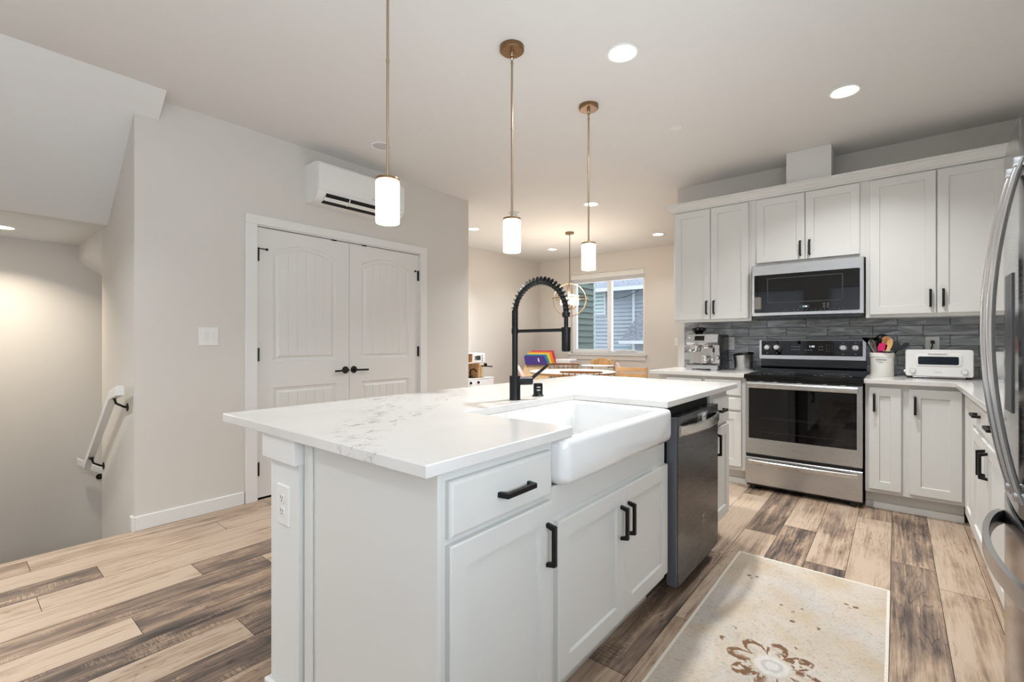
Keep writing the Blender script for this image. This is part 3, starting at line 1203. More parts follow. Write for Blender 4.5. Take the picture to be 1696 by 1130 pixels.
# ---- stair handrail
def handrail():
    o = thing('handrail', 'white handrail on black brackets going down the stairwell wall', 'handrail', (-4.1, .70, .2))
    sec = [(-.02, -.03), (.02, -.03), (.02, .018), (.012, .03), (-.012, .03), (-.02, .018)]
    m = MB()
    Y = .690
    m.sweep([(XD + .005, Y, .885), (-3.86, Y, .845)], sec)
    m.sweep([(-3.86, Y, .845), (-4.70, Y, .250)], sec)
    m.build('rail', M_TRIM, o)
    for x in (-3.86, -4.56):
        z = .845 + (x + 3.86) * .708 - .035
        m = MB()
        m.tube([(x + .03, Y, z + .02), (x + .03, Y + .012, z - .02), (x + .03, Y + .05, z - .045), (x + .03, .755, z - .05)], .007, 8)
        m.box(x + .01, x + .05, Y - .012, Y + .012, z + .012, z + .022)
        m.lathe([(.025, 0), (.025, -.006), (0, -.008)], (x + .03, .76, z - .05), 14, 1)
        m.build('bracket', M_BLACK, o, True)
    o = thing('handrail', 'white lower handrail on the far stairwell wall, beyond the first', 'handrail', (-5.48, 1.0, -.1))
    m = MB()
    X = -5.47
    m.sweep([(X, .74, .150), (X, 2.4, -1.03)], sec)
    m.build('rail', M_TRIM, o)
    m = MB()
    m.tube([(X, .90, .02), (X - .03, .90, -.03), (-5.548, .90, -.035)], .008, 8)
    m.lathe([(.025, 0), (.025, .006), (0, .008)], (-5.55, .90, -.035), 14, 0)
    m.build('bracket', M_BLACK, o, True)


handrail()


# ================================================================ CABINETS
def pull_bar(T, u, z, L, vert, parent, d0=.02):
    """black bar pull with splayed feet, centred at (u,z)."""
    w = .0068
    h = L / 2
    out = [(-h, d0), (-h + .012, d0), (-h + .017, d0 + .022), (h - .017, d0 + .022), (h - .012, d0), (h, d0), (h - .006, d0 + .032), (-h + .006, d0 + .032)]
    m = MB(T)
    if vert:
        m.loops([[(u - w, d, z + a) for a, d in out], [(u + w, d, z + a) for a, d in out]])
    else:
        m.loops([[(u + a, d, z - w) for a, d in out], [(u + a, d, z + w) for a, d in out]])
    es = [e for e in m.bm.edges]
    bmesh.ops.bevel(m.bm, geom=es, offset=.0012, segments=1, affect='EDGES')
    m.build('handle', M_BLACK, parent)


def shaker(T, u0, u1, z0, z1, parent, handle=None, d=0.0, fr=.058, name='door'):
    m = MB(T)
    m.rectprof(u0, u1, z0, z1, [(0, d), (0, d + .0165), (.0035, d + .020), (fr, d + .020), (fr + .0025, d + .0105)])
    o = m.build(name, M_CAB, parent)
    if handle:
        pull_bar(T, handle[0], handle[1], .128, True, o, d + .0195)
    return o


def slab(T, u0, u1, z0, z1, parent, handle=None, d=0.0, name='drawer', L=.135):
    m = MB(T)
    m.rectprof(u0, u1, z0, z1, [(0, d), (0, d + .013), (.003, d + .017), (.010, d + .020)])
    o = m.build(name, M_CAB, parent)
    if handle:
        pull_bar(T, handle[0], handle[1], L, False, o, d + .0195)
    return o


def carcass(T, u0, u1, depth, z0, z1, parent, toe=0.085, toe_h=None, mat=None):
    m = MB(T)
    m.box(u0, u1, -depth, 0, z0, z1, .001)
    c = m.build('carcass', M_CAB, parent)
    if toe_h:
        m = MB(T)
        m.box(u0, u1, -depth, -toe, 0, z0)
        m.box(u0, u1, -toe, -toe + .012, 0, .045)
        m.build('toe_kick', M_CAB, parent)
    return c


# ---- island
TI = FE(-.805)
ITOP = .892
ZB = .125
IB = -1.405 + .805   # cabinet back depth
# near cabinet: drawer over door
o = thing('base_cabinet', 'island cabinet nearest the camera with one drawer over one door', 'cabinet', (-1.1, .94, 0))
m = MB(TI)
m.box(.712, 1.165, -.575, 0, ZB, ITOP, .001)
m.box(.700, .712, -.575, .016, 0, ITOP, .001)       # finished end panel runs to the floor
m.build('carcass', M_CAB, o)
m = MB(TI)
m.box(.718, 1.165, -.58, -.085, 0, ZB)
m.build('toe_kick', M_CAB, o)
m = MB(FX(.700))
m.box(-1.374, -1.334, 0, .010, 0, ITOP, .003)
m.build('edge_moulding', M_CAB, o)
slab(TI, .737, 1.145, .731, .864, o, (.966, .794))
shaker(TI, .737, 1.145, .150, .715, o, (1.118, .594))
# sink base
o = thing('base_cabinet', 'island sink cabinet with two doors below the white apron sink', 'cabinet', (-1.1, 1.62, 0))
m = MB(TI)
m.box(1.165, 2.06, -.58, 0, ZB, .655, .001)
m.box(1.165, 2.06, -.58, -.565, .655, ITOP)
m.box(1.165, 1.169, -.57, 0, .655, ITOP)
m.box(2.034, 2.06, -.57, 0, .655, ITOP)
m.build('carcass', M_CAB, o)
m = MB(TI)
m.box(1.165, 2.06, -.58, -.085, 0, ZB)
m.build('toe_kick', M_CAB, o)
m = MB(TI)
m.box(1.169, 2.034, -.012, 0, .655, .745)
m.build('front_rail', M_CAB, o)
shaker(TI, 1.180, 1.620, .155, .640, o, (1.592, .516))
shaker(TI, 1.624, 2.052, .155, .640, o, (1.652, .516))


# dishwasher
def dishwasher():
    o = thing('dishwasher', 'dark stainless dishwasher with bowed silver handle in the island', 'dishwasher', (-1.1, 2.41, 0))
    T = FE(-.805)
    y0, y1 = 2.075, 2.715
    box('tub', T, (y0 + .02, y1 - .02, -.55, -.005, .11, .875), M_DARK, o)
    box('toe_panel', T, (y0 + .01, y1 - .01, -.5, -.10, 0, .11), M_DARK, o)
    m = MB(T)
    m.box(y0 + .025, y1 - .004, 0, .048, .075, .842, .003)
    d = m.build('door_panel', M_DWSTEEL, o)
    m = MB(T)
    m.box(y0 + .012, y0 + .0255, 0, .044, .08, .842)
    m.build('door_edge', plain('grey_edge', (112, 116, 122), .4, .5), d)
    m = MB(T)
    n = 14
    pts = [(y0 + .035 + (y1 - y0 - .055) * k / n, .052 + .038 * math.sin(PI * k / n) ** .7) for k in range(n + 1)]
    rings = []
    for u, dd in pts:
        rings.append([(u, dd - .008, .758), (u, dd + .004, .758), (u, dd + .006, .764), (u, dd + .006, .794), (u, dd + .004, .800), (u, dd - .008, .800)])
    m.loops(rings)
    m.box(y0 + .03, y0 + .05, .046, .056, .755, .803)
    m.box(y1 - .035, y1 - .015, .046, .056, .755, .803)
    m.build('handle', M_STEELV, d)
    m = MB(T)
    m.box(2.37, 2.52, .048, .0495, .768, .828)
    m.build('control_window', M_STEEL, d)
    m = MB(T)
    m.box(2.435, 2.49, .0495, .0502, .782, .822)
    m.build('sticker', M_MARK, d)
    text('lettering', 'CLEAN', .010, (-.7545, 2.463, .803), R_FE, M_GREYMARK, d)
    # swirl emblem low on the door
    m = MB(FE(-.7565))
    m.tube([(2.43, 0, .262), (2.445, 0, .275), (2.452, 0, .293), (2.448, 0, .31)], .0022, 5)
    m.tube([(2.445, 0, .275), (2.463, 0, .277), (2.473, 0, .262)], .0018, 5)
    m.tube([(2.452, 0, .293), (2.467, 0, .30), (2.478, 0, .318)], .0018, 5)
    m.build('emblem', M_STEELV, d)


dishwasher()
o = thing('base_cabinet', 'narrow island cabinet past the dishwasher, one drawer over one door', 'cabinet', (-1.1, 2.9, 0))
m = MB(TI)
m.box(2.725, 3.06, -.58, 0, ZB, ITOP, .001)
m.build('carcass', M_CAB, o)
box('toe_kick', TI, (2.725, 3.06, -.58, -.085, 0, ZB), M_CAB, o)
slab(TI, 2.742, 3.042, .705, .862, o, (2.85, .787), L=.128)
shaker(TI, 2.742, 3.042, .150, .690, o, (2.775, .600))

# half wall behind the island cabinets
m = MB()
m.box(-1.571, -1.388, .680, 3.10, 0, .892)
struct(m.build('wall_island', painted('half_wall_paint', (226, 226, 223), .7, 260, .3)))
m = MB()
m.box(-1.602, -1.383, .664, .699, .812, .891, .002)
m.box(-1.602, -1.572, .70, 3.10, .812, .891, .002)
struct(m.build('trim_3', M_TRIM), 'trim board under the island counter')
m = MB()
m.box(-1.587, -1.386, .664, .6795, 0, .095, .003)
m.box(-1.587, -1.572, .680, 3.10, 0, .095, .003)
struct(m.build('baseboard_island', M_TRIM))


def slab_with_hole():
    """island counter with the sink notch open to the front."""
    x0, x1, y0, y1 = -1.905, -.772, .652, 3.185
    sx, sy0, sy1 = -1.255, 1.238, 2.012
    r = .045
    pts = [(x0, y0), (x1, y0), (x1, sy0)]
    pts += [(sx + .006, sy0)]
    pts += [(sx, sy0 + .006)]
    for k in range(6):
        a = math.radians(180 - 90 * k / 5)
        pts.append((sx + r + r * math.cos(a), sy1 - r + r * math.sin(a)))
    pts += [(x1, sy1), (x1, y1), (x0, y1)]
    m = MB()
    e = .0025
    n = len(pts)

    def inset(t):
        res = []
        for i in range(n):
            p0, p1, p2 = Vector(pts[i - 1]), Vector(pts[i]), Vector(pts[(i + 1) % n])
            d1, d2 = (p1 - p0).normalized(), (p2 - p1).normalized()
            n1, n2 = Vector((-d1.y, d1.x)), Vector((-d2.y, d2.x))
            b = n1 + n2
            b = b / max(b.length_squared / 2, .3)
            res.append(p1 + b * t)
        return res
    rings = []
    for t, z in ((e, .892), (0, .892 + e), (0, .922 - e), (e, .922)):
        rings.append([(p.x, p.y, z) for p in inset(t)])
    m.loops(rings)
    ob = m.build('island_countertop', M_QUARTZ)
    tag(ob, 'white grey-veined quartz countertop of the island with an apron sink cut-out', 'countertop')


slab_with_hole()


def sink():
    o = thing('apron_sink', 'white fireclay apron sink set into the island front', 'sink', (-1.03, 1.60, .66))
    X0, X1, Y0, Y1, ZT, ZBm = -1.29, -.752, 1.172, 2.030, .8915, .747
    m = MB()
    # body as lofted rounded rectangles in plan: outside up, over the rim, inside down

    def rr(x0, x1, y0, y1, r, z, seg=6):
        pts = []
        for cx, cy, a0 in ((x1 - r, y1 - r, 0), (x0 + r, y1 - r, 90), (x0 + r, y0 + r, 180), (x1 - r, y0 + r, 270)):
            for k in range(seg + 1):
                a = math.radians(a0 + 90 * k / seg)
                pts.append((cx + r * math.cos(a), cy + r * math.sin(a), z))
        return pts
    rings = []
    rings.append(rr(X0 + .02, -.83, Y0 + .03, Y1 - .03, .03, .664))
    rings.append(rr(X0 + .02, -.83, Y0 + .03, Y1 - .03, .03, ZBm))
    for t, z in ((.030, ZBm - .0), (.012, ZBm + .006), (.003, ZBm + .018), (0, ZBm + .035), (0, ZT - .020), (.003, ZT - .008), (.010, ZT - .002), (.018, ZT)):
        rings.append(rr(X0 + t, X1 - t, Y0 + t, Y1 - t, .035, z))
    for t, z in ((.034, ZT), (.042, ZT - .004), (.046, ZT - .014), (.050, ZT - .10), (.056, ZT - .175), (.075, ZT - .200), (.12, ZT - .207)):
        rings.append(rr(X0 + t, X1 - t, Y0 + t, Y1 - t, .032, z))
    m.loops(rings, True, True)
    # deeper tank below the apron line, inside the cabinet
    m.build('basin', M_PORC, o, True)
    m = MB()
    m.lathe([(.0, .684), (.045, .684), (.045, .6865), (.03, .6845), (0, .6845)], (-1.03, 1.6, 0), 24)
    m.build('drain', M_CHROME, o, True)


sink()


def faucet():
    x, y = -1.33, 1.642
    o = thing('kitchen_faucet', 'tall matte black spring faucet on the island beside the sink', 'faucet', (x, y, .922))
    z0 = .922
    MB().lathe([(0, 0), (.0255, 0), (.0255, .004), (.0245, .006), (.0245, .106), (.023, .108), (0, .108)], (x, y, z0), 28).build('base', M_BLACK, o, True)
    m = MB()
    m.tube([(x, y, z0 + .1), (x, y, 1.236)], .0132, 20)
    m.build('post', M_BLACK, o, True)
    m = MB()
    prof = []
    z = 1.236
    while z < 1.322:
        prof += [(.0145, z - 1.236), (.0145, z - 1.236 + .004), (.0128, z - 1.236 + .005), (.0128, z - 1.236 + .006)]
        z += .0065
    m.lathe([(0, 0)] + prof + [(0, .088)], (x, y, 1.236), 20)
    m.build('ribbed_collar', M_BLACK, o, True)
    xs = -1.057
    cx, R = (x + xs) / 2, (xs - x) / 2
    path = []
    z1 = 1.322
    zt = 1.304
    for k in range(41):
        a = PI - PI * k / 40
        path.append(Vector((cx + R * math.cos(a), y, zt + (R + .002) * math.sin(a) + (.0 if k else .0))))
    path = [Vector((x, y, 1.322))] + [p for p in path if not (p.x < cx and p.z < 1.324)]
    path = [p for p in path]
    m = MB()
    m.tube([tuple(p) for p in path], .0115, 12)
    m.build('hose', M_BLACKP, o, True)
    # coil spring: pointed flanges around the hose
    L = [0]
    for a, b in zip(path[:-1], path[1:]):
        L.append(L[-1] + (b - a).length)
    tot = L[-1]

    def at(s):
        for i in range(len(L) - 1):
            if L[i + 1] >= s:
                f = (s - L[i]) / (L[i + 1] - L[i])
                return path[i].lerp(path[i + 1], f), (path[i + 1] - path[i]).normalized()
        return path[-1], (path[-1] - path[-2]).normalized()
    m = MB()
    nf = 23
    for k in range(nf):
        p, t = at(.012 + (tot - .024) * k / (nf - 1))
        side = Vector((0, 1, 0))
        nn = t.cross(side)
        c = p
        rings = []
        for off, r in ((-.0034, 0.0), (-.0006, 1.0), (.0006, 1.0), (.0034, 0.0)):
            rings.append([tuple(c + t * off + (nn * math.cos(2 * PI * j / 18) + side * math.sin(2 * PI * j / 18)) * (.0112 + r * (.0025 + .0115 * max(0.0, math.cos(2 * PI * j / 18)) ** 2.5))) for j in range(18)])
        m.loops(rings)
    m.build('spring_coil', M_BLACK, o, True)
    MB().lathe([(0, 0), (.0165, 0), (.0165, -.018), (.009, -.022), (.009, -.062), (.0115, -.07), (.013, -.10), (0, -.10)], (xs, y, 1.306), 20).build('spray_neck', M_BLACK, o, True)
    MB().lathe([(0, 0), (.0165, 0), (.0185, -.012), (.0185, -.082), (.016, -.088), (0, -.088)], (xs, y, 1.231), 20).build('spray_head', M_BLACK, o, True)
    m = MB()
    m.tube([(x, y, 1.231), (xs - .012, y, 1.233)], .0075, 12)
    m.lathe([(.0145, -.012), (.0145, .012), (.0155, .012), (.0155, -.012)], (x, y, 1.231), 20)
    m.lathe([(0, -.011), (.0195, -.011), (.0195, .011), (0, .011)], (xs, y, 1.233), 20)
    m.build('docking_arm', M_BLACK, o, True)
    m = MB()
    d = Vector((.6, .8, 0))
    b = Vector((x, y, 1.006))
    m.tube([tuple(b), tuple(b + d * .080)], .0185, 18)
    m.build('valve', M_BLACK, o, True)
    m = MB()
    p = b + d * .066
    m.tube([tuple(p + Vector((0, 0, .0))), tuple(p + d * .090 + Vector((0, 0, .070)))], [.0085, .0062], 10)
    m.build('lever', M_BLACK, o, True)


faucet()
o = thing('air_gap', 'short black air gap cap with two slots right of the faucet', 'air gap', (-1.335, 1.825, .922))
MB().lathe([(0, 0), (.027, 0), (.027, .005), (.0225, .008), (.0225, .056), (.020, .061), (.012, .062), (0, .062)], (-1.335, 1.825, .922), 24).build('cap', M_BLACK, o, True)
m = MB()
for z in (.952, .966):
    a0 = math.radians(-47)
    for da in (-.35, .0, .35):
        pass
    pts = [(-1.335 + .0228 * math.cos(a0 + a), 1.825 + .0228 * math.sin(a0 + a), z) for a in (-.38, -.19, 0, .19, .38)]
    m.tube(pts, .0022, 6)
m.build('vent_slot', M_MARK, o)

# ---- range wall: base cabinets
TR = FX(4.160)
D = .60
o = thing('base_cabinet', 'white base cabinet between the dining area and the range', 'cabinet', (-1.31, 4.4, 0))
carcass(TR, -1.67, -.945, D, ZB, .888, o, .07, True)
slab(TR, -1.60, -1.29, .73, .865, o)
slab(TR, -1.27, -.975, .735, .868, o)
slab(TR, -1.27, -.975, .615, .72, o, name='drawer')
shaker(TR, -1.60, -1.29, .155, .60, o)
shaker(TR, -1.27, -.975, .155, .60, o)
o = thing('base_cabinet', 'narrow one-door base cabinet right of the range', 'cabinet', (-.06, 4.4, 0))
carcass(TR, -.168, .050, D, ZB, .888, o, .07, True)
shaker(TR, -.147, .030, .150, .862, o, (-.117, .757))
o = thing('base_cabinet', 'wide one-door corner base cabinet below the white toaster', 'cabinet', (.2, 4.4, 0))
carcass(TR, .050, .345, D, ZB, .888, o, .07, True)
shaker(TR, .070, .330, .150, .862, o, (.100, .752))
TRR = FW(.342)
o = thing('base_cabinet', 'corner base cabinet with one narrow full-height door on the right run', 'cabinet', (.64, 3.87, 0))
carcass(TRR, 3.56, 4.158, .60, ZB, .888, o, .05, True)
shaker(TRR, 3.57, 3.90, .150, .862, o)
o = thing('base_cabinet', 'right-run base cabinet with two drawers over a pair of doors', 'cabinet', (.64, 3.05, 0))
carcass(TRR, 2.54, 3.56, .60, ZB, .888, o, .05, True)
slab(TRR, 3.06, 3.545, .735, .862, o, (3.30, .812))
slab(TRR, 2.555, 3.045, .735, .862, o, (2.82, .812))
shaker(TRR, 3.06, 3.545, .150, .715, o, (3.09, .615))
shaker(TRR, 2.555, 3.045, .150, .715, o, (3.01, .615))
o = thing('base_cabinet', 'right-run base cabinet tucked beside the refrigerator', 'cabinet', (.64, 2.38, 0))
carcass(TRR, 2.215, 2.54, .60, ZB, .888, o, .05, True)
shaker(TRR, 2.225, 2.53, .150, .862, o)

# counters on the wall runs
m = MB()
m.box(-1.745, -.9435, 4.112, YB - .002, .890, .920, .002)
tag(m.build('countertop', M_QUARTZ), 'short white quartz countertop left of the range', 'countertop')
m = MB()
zz = ((.002, .890), (0, .892), (0, .918), (.002, .920))
rings = []
for t, z in zz:
    rings.append([(-.1735 + t, 4.112 + t, z), (.292 + t, 4.112 + t, z), (.292 + t, 2.215, z), (XE - .002, 2.215, z), (XE - .002, YB - .002, z), (-.1735 + t, YB - .002, z)])
m.loops(rings)
tag(m.build('countertop', M_QUARTZ), 'white quartz countertop right of the range turning the corner toward the fridge', 'countertop')


# backsplash
def backsplash():
    bm = bmesh.new()
    cl = bm.loops.layers.color.new('tone')
    rng = random.Random(5)
    Yf = YB - .002
    pitch, L = .0775, .3045
    x0r, x1r, z0r, z1r = -1.655, XE - .002, .921, 1.385
    f = [bm.verts.new(p) for p in ((x0r, Yf, z0r), (x1r, Yf, z0r), (x1r, Yf, z1r), (x0r, Yf, z1r))]
    bm.faces.new(f).material_index = 1
    r = 0
    z = z0r - .001
    while z < z1r - .004:
        z1 = min(z + pitch, z1r)
        ph = -.143 if r % 2 == 0 else .009
        x = ph - math.ceil((ph - x0r) / L) * L
        while x < x1r:
            a, b = max(x, x0r) + .0012, min(x + L, x1r) - .0012
            if b - a > .01:
                tn = rng.random()
                rings = []
                for t, dep in ((0, 0), (0, .005), (.0015, .007)):
                    rings.append([bm.verts.new(p) for p in ((a + t, Yf - dep, z + .0012 + t), (b - t, Yf - dep, z + .0012 + t), (b - t, Yf - dep, z1 - .0012 - t), (a + t, Yf - dep, z1 - .0012 - t))])
                fs = []
                for A, B in zip(rings[:-1], rings[1:]):
                    for i in range(4):
                        fs.append(bm.faces.new([A[i], A[(i + 1) % 4], B[(i + 1) % 4], B[i]]))
                fs.append(bm.faces.new(rings[-1]))
                for fc in fs:
                    for lp in fc.loops:
                        lp[cl] = (tn, tn, tn, 1)
            x += L
        z += pitch
        r += 1
    bmesh.ops.recalc_face_normals(bm, faces=bm.faces)
    me = bpy.data.meshes.new('wall_backsplash')
    bm.to_mesh(me)
    bm.free()
    me.materials.append(M_TILE)
    me.materials.append(M_GROUT)
    ob = bpy.data.objects.new('wall_backsplash', me)
    COL.objects.link(ob)
    struct(ob, 'grey glass tile backsplash')


backsplash()

# ---- upper cabinets
TU = FX(4.450)
UD = .318
UZ0, UZ1 = 1.362, 2.420
o = thing('upper_cabinet', 'tall two-door upper cabinet left of the microwave', 'cabinet', (-1.3, 4.6, UZ0))
MB(TU).box(-1.645, -.966, -UD, 0, UZ0, UZ1, .001).build('carcass', M_CAB, o)
shaker(TU, -1.628, -1.305, UZ0 + .022, 2.392, o, (-1.334, 1.492))
shaker(TU, -1.301, -.985, UZ0 + .022, 2.392, o, (-1.270, 1.492))
o = thing('upper_cabinet', 'short two-door upper cabinet directly above the microwave', 'cabinet', (-.57, 4.6, 1.83))
MB(TU).box(-.966, -.176, -UD, 0, 1.826, UZ1, .001).build('carcass', M_CAB, o)
shaker(TU, -.925, -.570, 1.850, 2.392, o, (-.600, 1.943))
shaker(TU, -.566, -.212, 1.850, 2.392, o, (-.536, 1.943))
o = thing('upper_cabinet', 'tall two-door upper cabinet in the corner right of the microwave', 'cabinet', (.2, 4.6, UZ0))
MB(TU).box(-.176, XE - .001, -UD, 0, UZ0, UZ1, .001).build('carcass', M_CAB, o)
shaker(TU, -.152, .219, UZ0 + .022, 2.392, o, (.189, 1.492))
shaker(TU, .226, .565, UZ0 + .022, 2.392, o, (.256, 1.492))
# crown moulding
prof = [(0, 2.402), (.012, 2.402), (.014, 2.412), (.022, 2.418), (.034, 2.436), (.048, 2.448), (.052, 2.456), (.058, 2.458), (.058, 2.476), (0, 2.476)]
m = MB()
rings = []
for dd, z in prof:
    rings.append([(-1.645 - dd, 4.768, z), (-1.645 - dd, 4.450 - dd, z), (XE - .002, 4.450 - dd, z), (XE - .002, 4.768, z)])
m.loops(rings)
struct(m.build('trim_4', M_CAB), 'crown moulding along the top of the upper cabinets')
ob = box('vent_chase', FX(YB), (-.702, -.393, 0, .325, 2.470, H - .001), M_CEIL)
tag(ob, 'white boxed vent duct cover rising from the cabinets to the ceiling', 'duct cover')


# ---- microwave
def microwave():
    o = thing('microwave', 'stainless over-the-range microwave with black glass front', 'microwave', (-.565, 4.56, 1.372))
    T = FX(4.365)
    x0, x1, z0, z1 = -.946, -.184, 1.378, 1.820
    MB(T).box(x0 + .004, x1 - .004, -.395, -.03, z0, z1, .002).build('casing', M_BLACKP, o)
    m = MB(T)
    m.rectprof(x0, x1, z0 + .018, z1, [(0, -.032), (0, -.003), (.004, 0), (.024, 0), (.026, -.004)])
    d = m.build('door_frame', M_STEEL, o)
    m = MB(T)
    m.box(x0 + .02, x1 - .02, 0, .0012, 1.738, z1 - .004)
    m.build('top_band', M_STEEL, d)
    m = MB(T)
    m.rrect(x0 + .020, x1 - .024, 1.424, 1.738, .008, [(0, -.004), (0, .0025), (.002, .0035)])
    g = m.build('door_glass', M_BLKGLASS, d)
    m = MB(T)
    for a, b, c, e in ((-.83, -.31, 1.700, 1.708), (-.83, -.31, 1.500, 1.508), (-.83, -.822, 1.508, 1.700), (-.318, -.31, 1.508, 1.700)):
        m.box(a, b, .0036, .0040, c, e)
    m.build('inner_window_frame', plain('dark_grey_print', (40, 41, 43), .3), g)
    MB(T).box(-.60, -.53, .0036, .0042, 1.452, 1.476).build('display', M_SCREEN, g)
    text('lettering', '1:40', .018, (-.56, 4.3602, 1.463), R_FX, M_DIGITS, g)
    m = MB(T)
    for k in range(14):
        m.box(-.70 + k * .03, -.694 + k * .03, .0036, .0041, 1.436, 1.440)
    for k in range(3):
        m.box(-.44, -.425, .0036, .0041, 1.45 + k * .014, 1.455 + k * .014)
        m.box(-.415, -.40, .0036, .0041, 1.45 + k * .014, 1.455 + k * .014)
    m.build('button_marks', M_GREYMARK, g)
    text('lettering', 'Whirlpool', .026, (-.565, 4.3632, 1.778), R_FX, M_STEELV, d, .0008)
    m = MB(T)
    m.box(x0 + .01, x1 - .01, -.3, -.006, z0 - .008, z0 + .0165, .002)
    for k in range(2):
        m.box(x0 + .03 + k * .36, x0 + .36 + k * .36, -.28, -.05, z0 - .012, z0 - .008)
    m.build('bottom_grille', M_BLACKP, o)


microwave()


# ---- range
def kitchen_range():
    o = thing('electric_range', 'stainless freestanding electric range with black glass cooktop', 'oven', (-.557, 4.4, 0))
    x0, x1 = -.938, -.180
    T = FX(4.105)
    MB(T).box(x0 + .004, x1 - .004, -.62, -.03, .03, .900, .002).build('body', M_BLACKP, o)
    for x in (x0 + .04, x1 - .07):
        for dd in (-.06, -.6):
            MB(T).box(x, x + .03, dd, dd + .03, 0, .03).build('foot', M_BLACKP, o)
    # cooktop
    m = MB(T)
    m.prism([(-.62, .902), (-.62, .922), (.016, .922), (.022, .916), (.022, .890), (.012, .884), (-.62, .884)], x0 - .004, x1 + .004, 'tpq')
    ck = m.build('cooktop', M_COOK, o)
    m = MB(T)
    for cx, cd, r in ((-.73, -.17, .11), (-.73, -.45, .08), (-.37, -.17, .12), (-.37, -.45, .08)):
        for rr in (r, r * .66):
            m.lathe([(rr, .9222), (rr - .003, .9224), (rr - .006, .9222)], (cx, cd, 0), 40, 2, cap=False)
    m.build('burner_rings', M_GREYMARK, ck)
    # oven door
    m = MB(T)
    m.rectprof(x0, x1, .288, .872, [(0, -.03), (0, -.004), (.004, 0), (.024, 0), (.024, 0)])
    d = m.build('oven_door', M_STEEL, o)
    m = MB(T)
    m.rrect(x0 + .026, x1 - .033, .413, .814, .004, [(0, -.002), (0, .0008), (.001, .0014)])
    g = m.build('oven_window', M_BLKGLASS, d)
    m = MB(T)
    m.box(x0 + .10, x1 - .10, .0014, .0019, .470, .472)
    m.box(x0 + .10, x1 - .10, .0014, .0018, .575, .5765)
    m.box(x0 + .10, x1 - .10, .0014, .0018, .585, .5862)
    m.build('rack_lines', plain('dim_rack_steel', (52, 50, 48), .3), g)
    m = MB(T)
    n = 5
    for a, b in ((.012, .10), (.13, .20), (.23, .36), (.39, .52), (.55, .63), (.66, .75)):
        m.box(x0 + a, x0 + b, -.001, .001, .864, .869)
    m.build('vent_slot', M_DARK, d)
    m = MB(T)
    sec = [(.018, .820), (.034, .818), (.040, .826), (.040, .850), (.034, .858), (.018, .856)]
    m.prism(sec, x0 + .026, x1 - .028, 'tpq')
    m.box(x0 + .03, x0 + .05, 0, .02, .824, .852)
    m.box(x1 - .055, x1 - .035, 0, .02, .824, .852)
    m.build('handle', M_STEELV, d)
    text('lettering', 'Whirlpool', .026, (-.557, 4.1040, .352), R_FX, M_STEELV, d, .0008)
    # storage drawer
    m = MB(T)
    m.rectprof(x0, x1, .048, .262, [(0, -.03), (0, -.004), (.004, 0)])
    dr = m.build('storage_drawer', M_STEEL, o)
    m = MB(T)
    n = 16
    rings = []
    for k in range(n + 1):
        u = x0 + .028 + (x1 - x0 - .056) * k / n
        dd = .020 + .016 * math.sin(PI * k / n)
        zz = .226
        rings.append([(u, dd - .012, zz - .014), (u, dd, zz - .015), (u, dd + .004, zz - .009), (u, dd + .004, zz + .012), (u, dd, zz + .018), (u, dd - .012, zz + .017)])
    m.loops(rings)
    m.box(x0 + .03, x0 + .05, 0, .012, .214, .242)
    m.box(x1 - .05, x1 - .03, 0, .012, .214, .242)
    m.build('handle', M_STEELV, dr)
    # backguard
    T2 = FX(4.70)
    MB(T2).prism([(-.05, .92), (.035, .92), (.035, .945), (.012, .965), (.012, 1.03), (-.05, 1.03)], x0, x1, 'tpq').build('backguard_base', M_BLACKP, o)
    m = MB(T2)
    m.prism([(-.055, 1.03), (.028, 1.03), (.026, 1.195), (.02, 1.201), (-.055, 1.201)], x0 - .012, x1 - .004, 'tpq')
    cp = m.build('control_panel', M_STEEL, o)
    m = MB(T2)
    m.box(x0 + .006, x1 - .024, .026, .0305, 1.062, 1.192, .001)
    cg = m.build('control_glass', M_BLKGLASS, cp)
    for cx in (-.886, -.812, -.332, -.250):
        m = MB(T2)
        m.lathe([(0, .0305), (.026, .0305), (.026, .034), (.022, .036), (.0215, .052), (.019, .055), (0, .055)], (cx, 0, 1.132), 28, 1)
        m.box(cx - .004, cx + .004, .054, .061, 1.113, 1.151, .001)
        m.build('knob', M_STEELV, cp, True)
    text('lettering', '1:40', .024, (-.55, 4.669, 1.14), R_FX, M_DIGITS, cg)
    m = MB(T2)
    for cx, cz in [(-.70 + i * .018, 1.137) for i in range(4)] + [(-.70 + i * .018, 1.112) for i in range(4)] + [(-.60 + i * .02, 1.108) for i in range(3)] + [(-.50 + i * .018, 1.137) for i in range(2)] + [(-.50 + i * .02, 1.112) for i in range(2)]:
        m.box(cx, cx + .011, .0306, .0311, cz, cz + .003)
    for i in range(3):
        for j in range(4):
            m.box(-.446 + i * .018, -.443 + i * .018, .0306, .0311, 1.10 + j * .017, 1.103 + j * .017)
    for cx in (-.886, -.812, -.332, -.250):
        m.box(cx - .003, cx + .003, .0306, .0311, 1.172, 1.176)
        m.box(cx - .006, cx + .006, .0306, .0311, 1.078, 1.081)
    m.build('button_marks', M_MARK, cg)


kitchen_range()


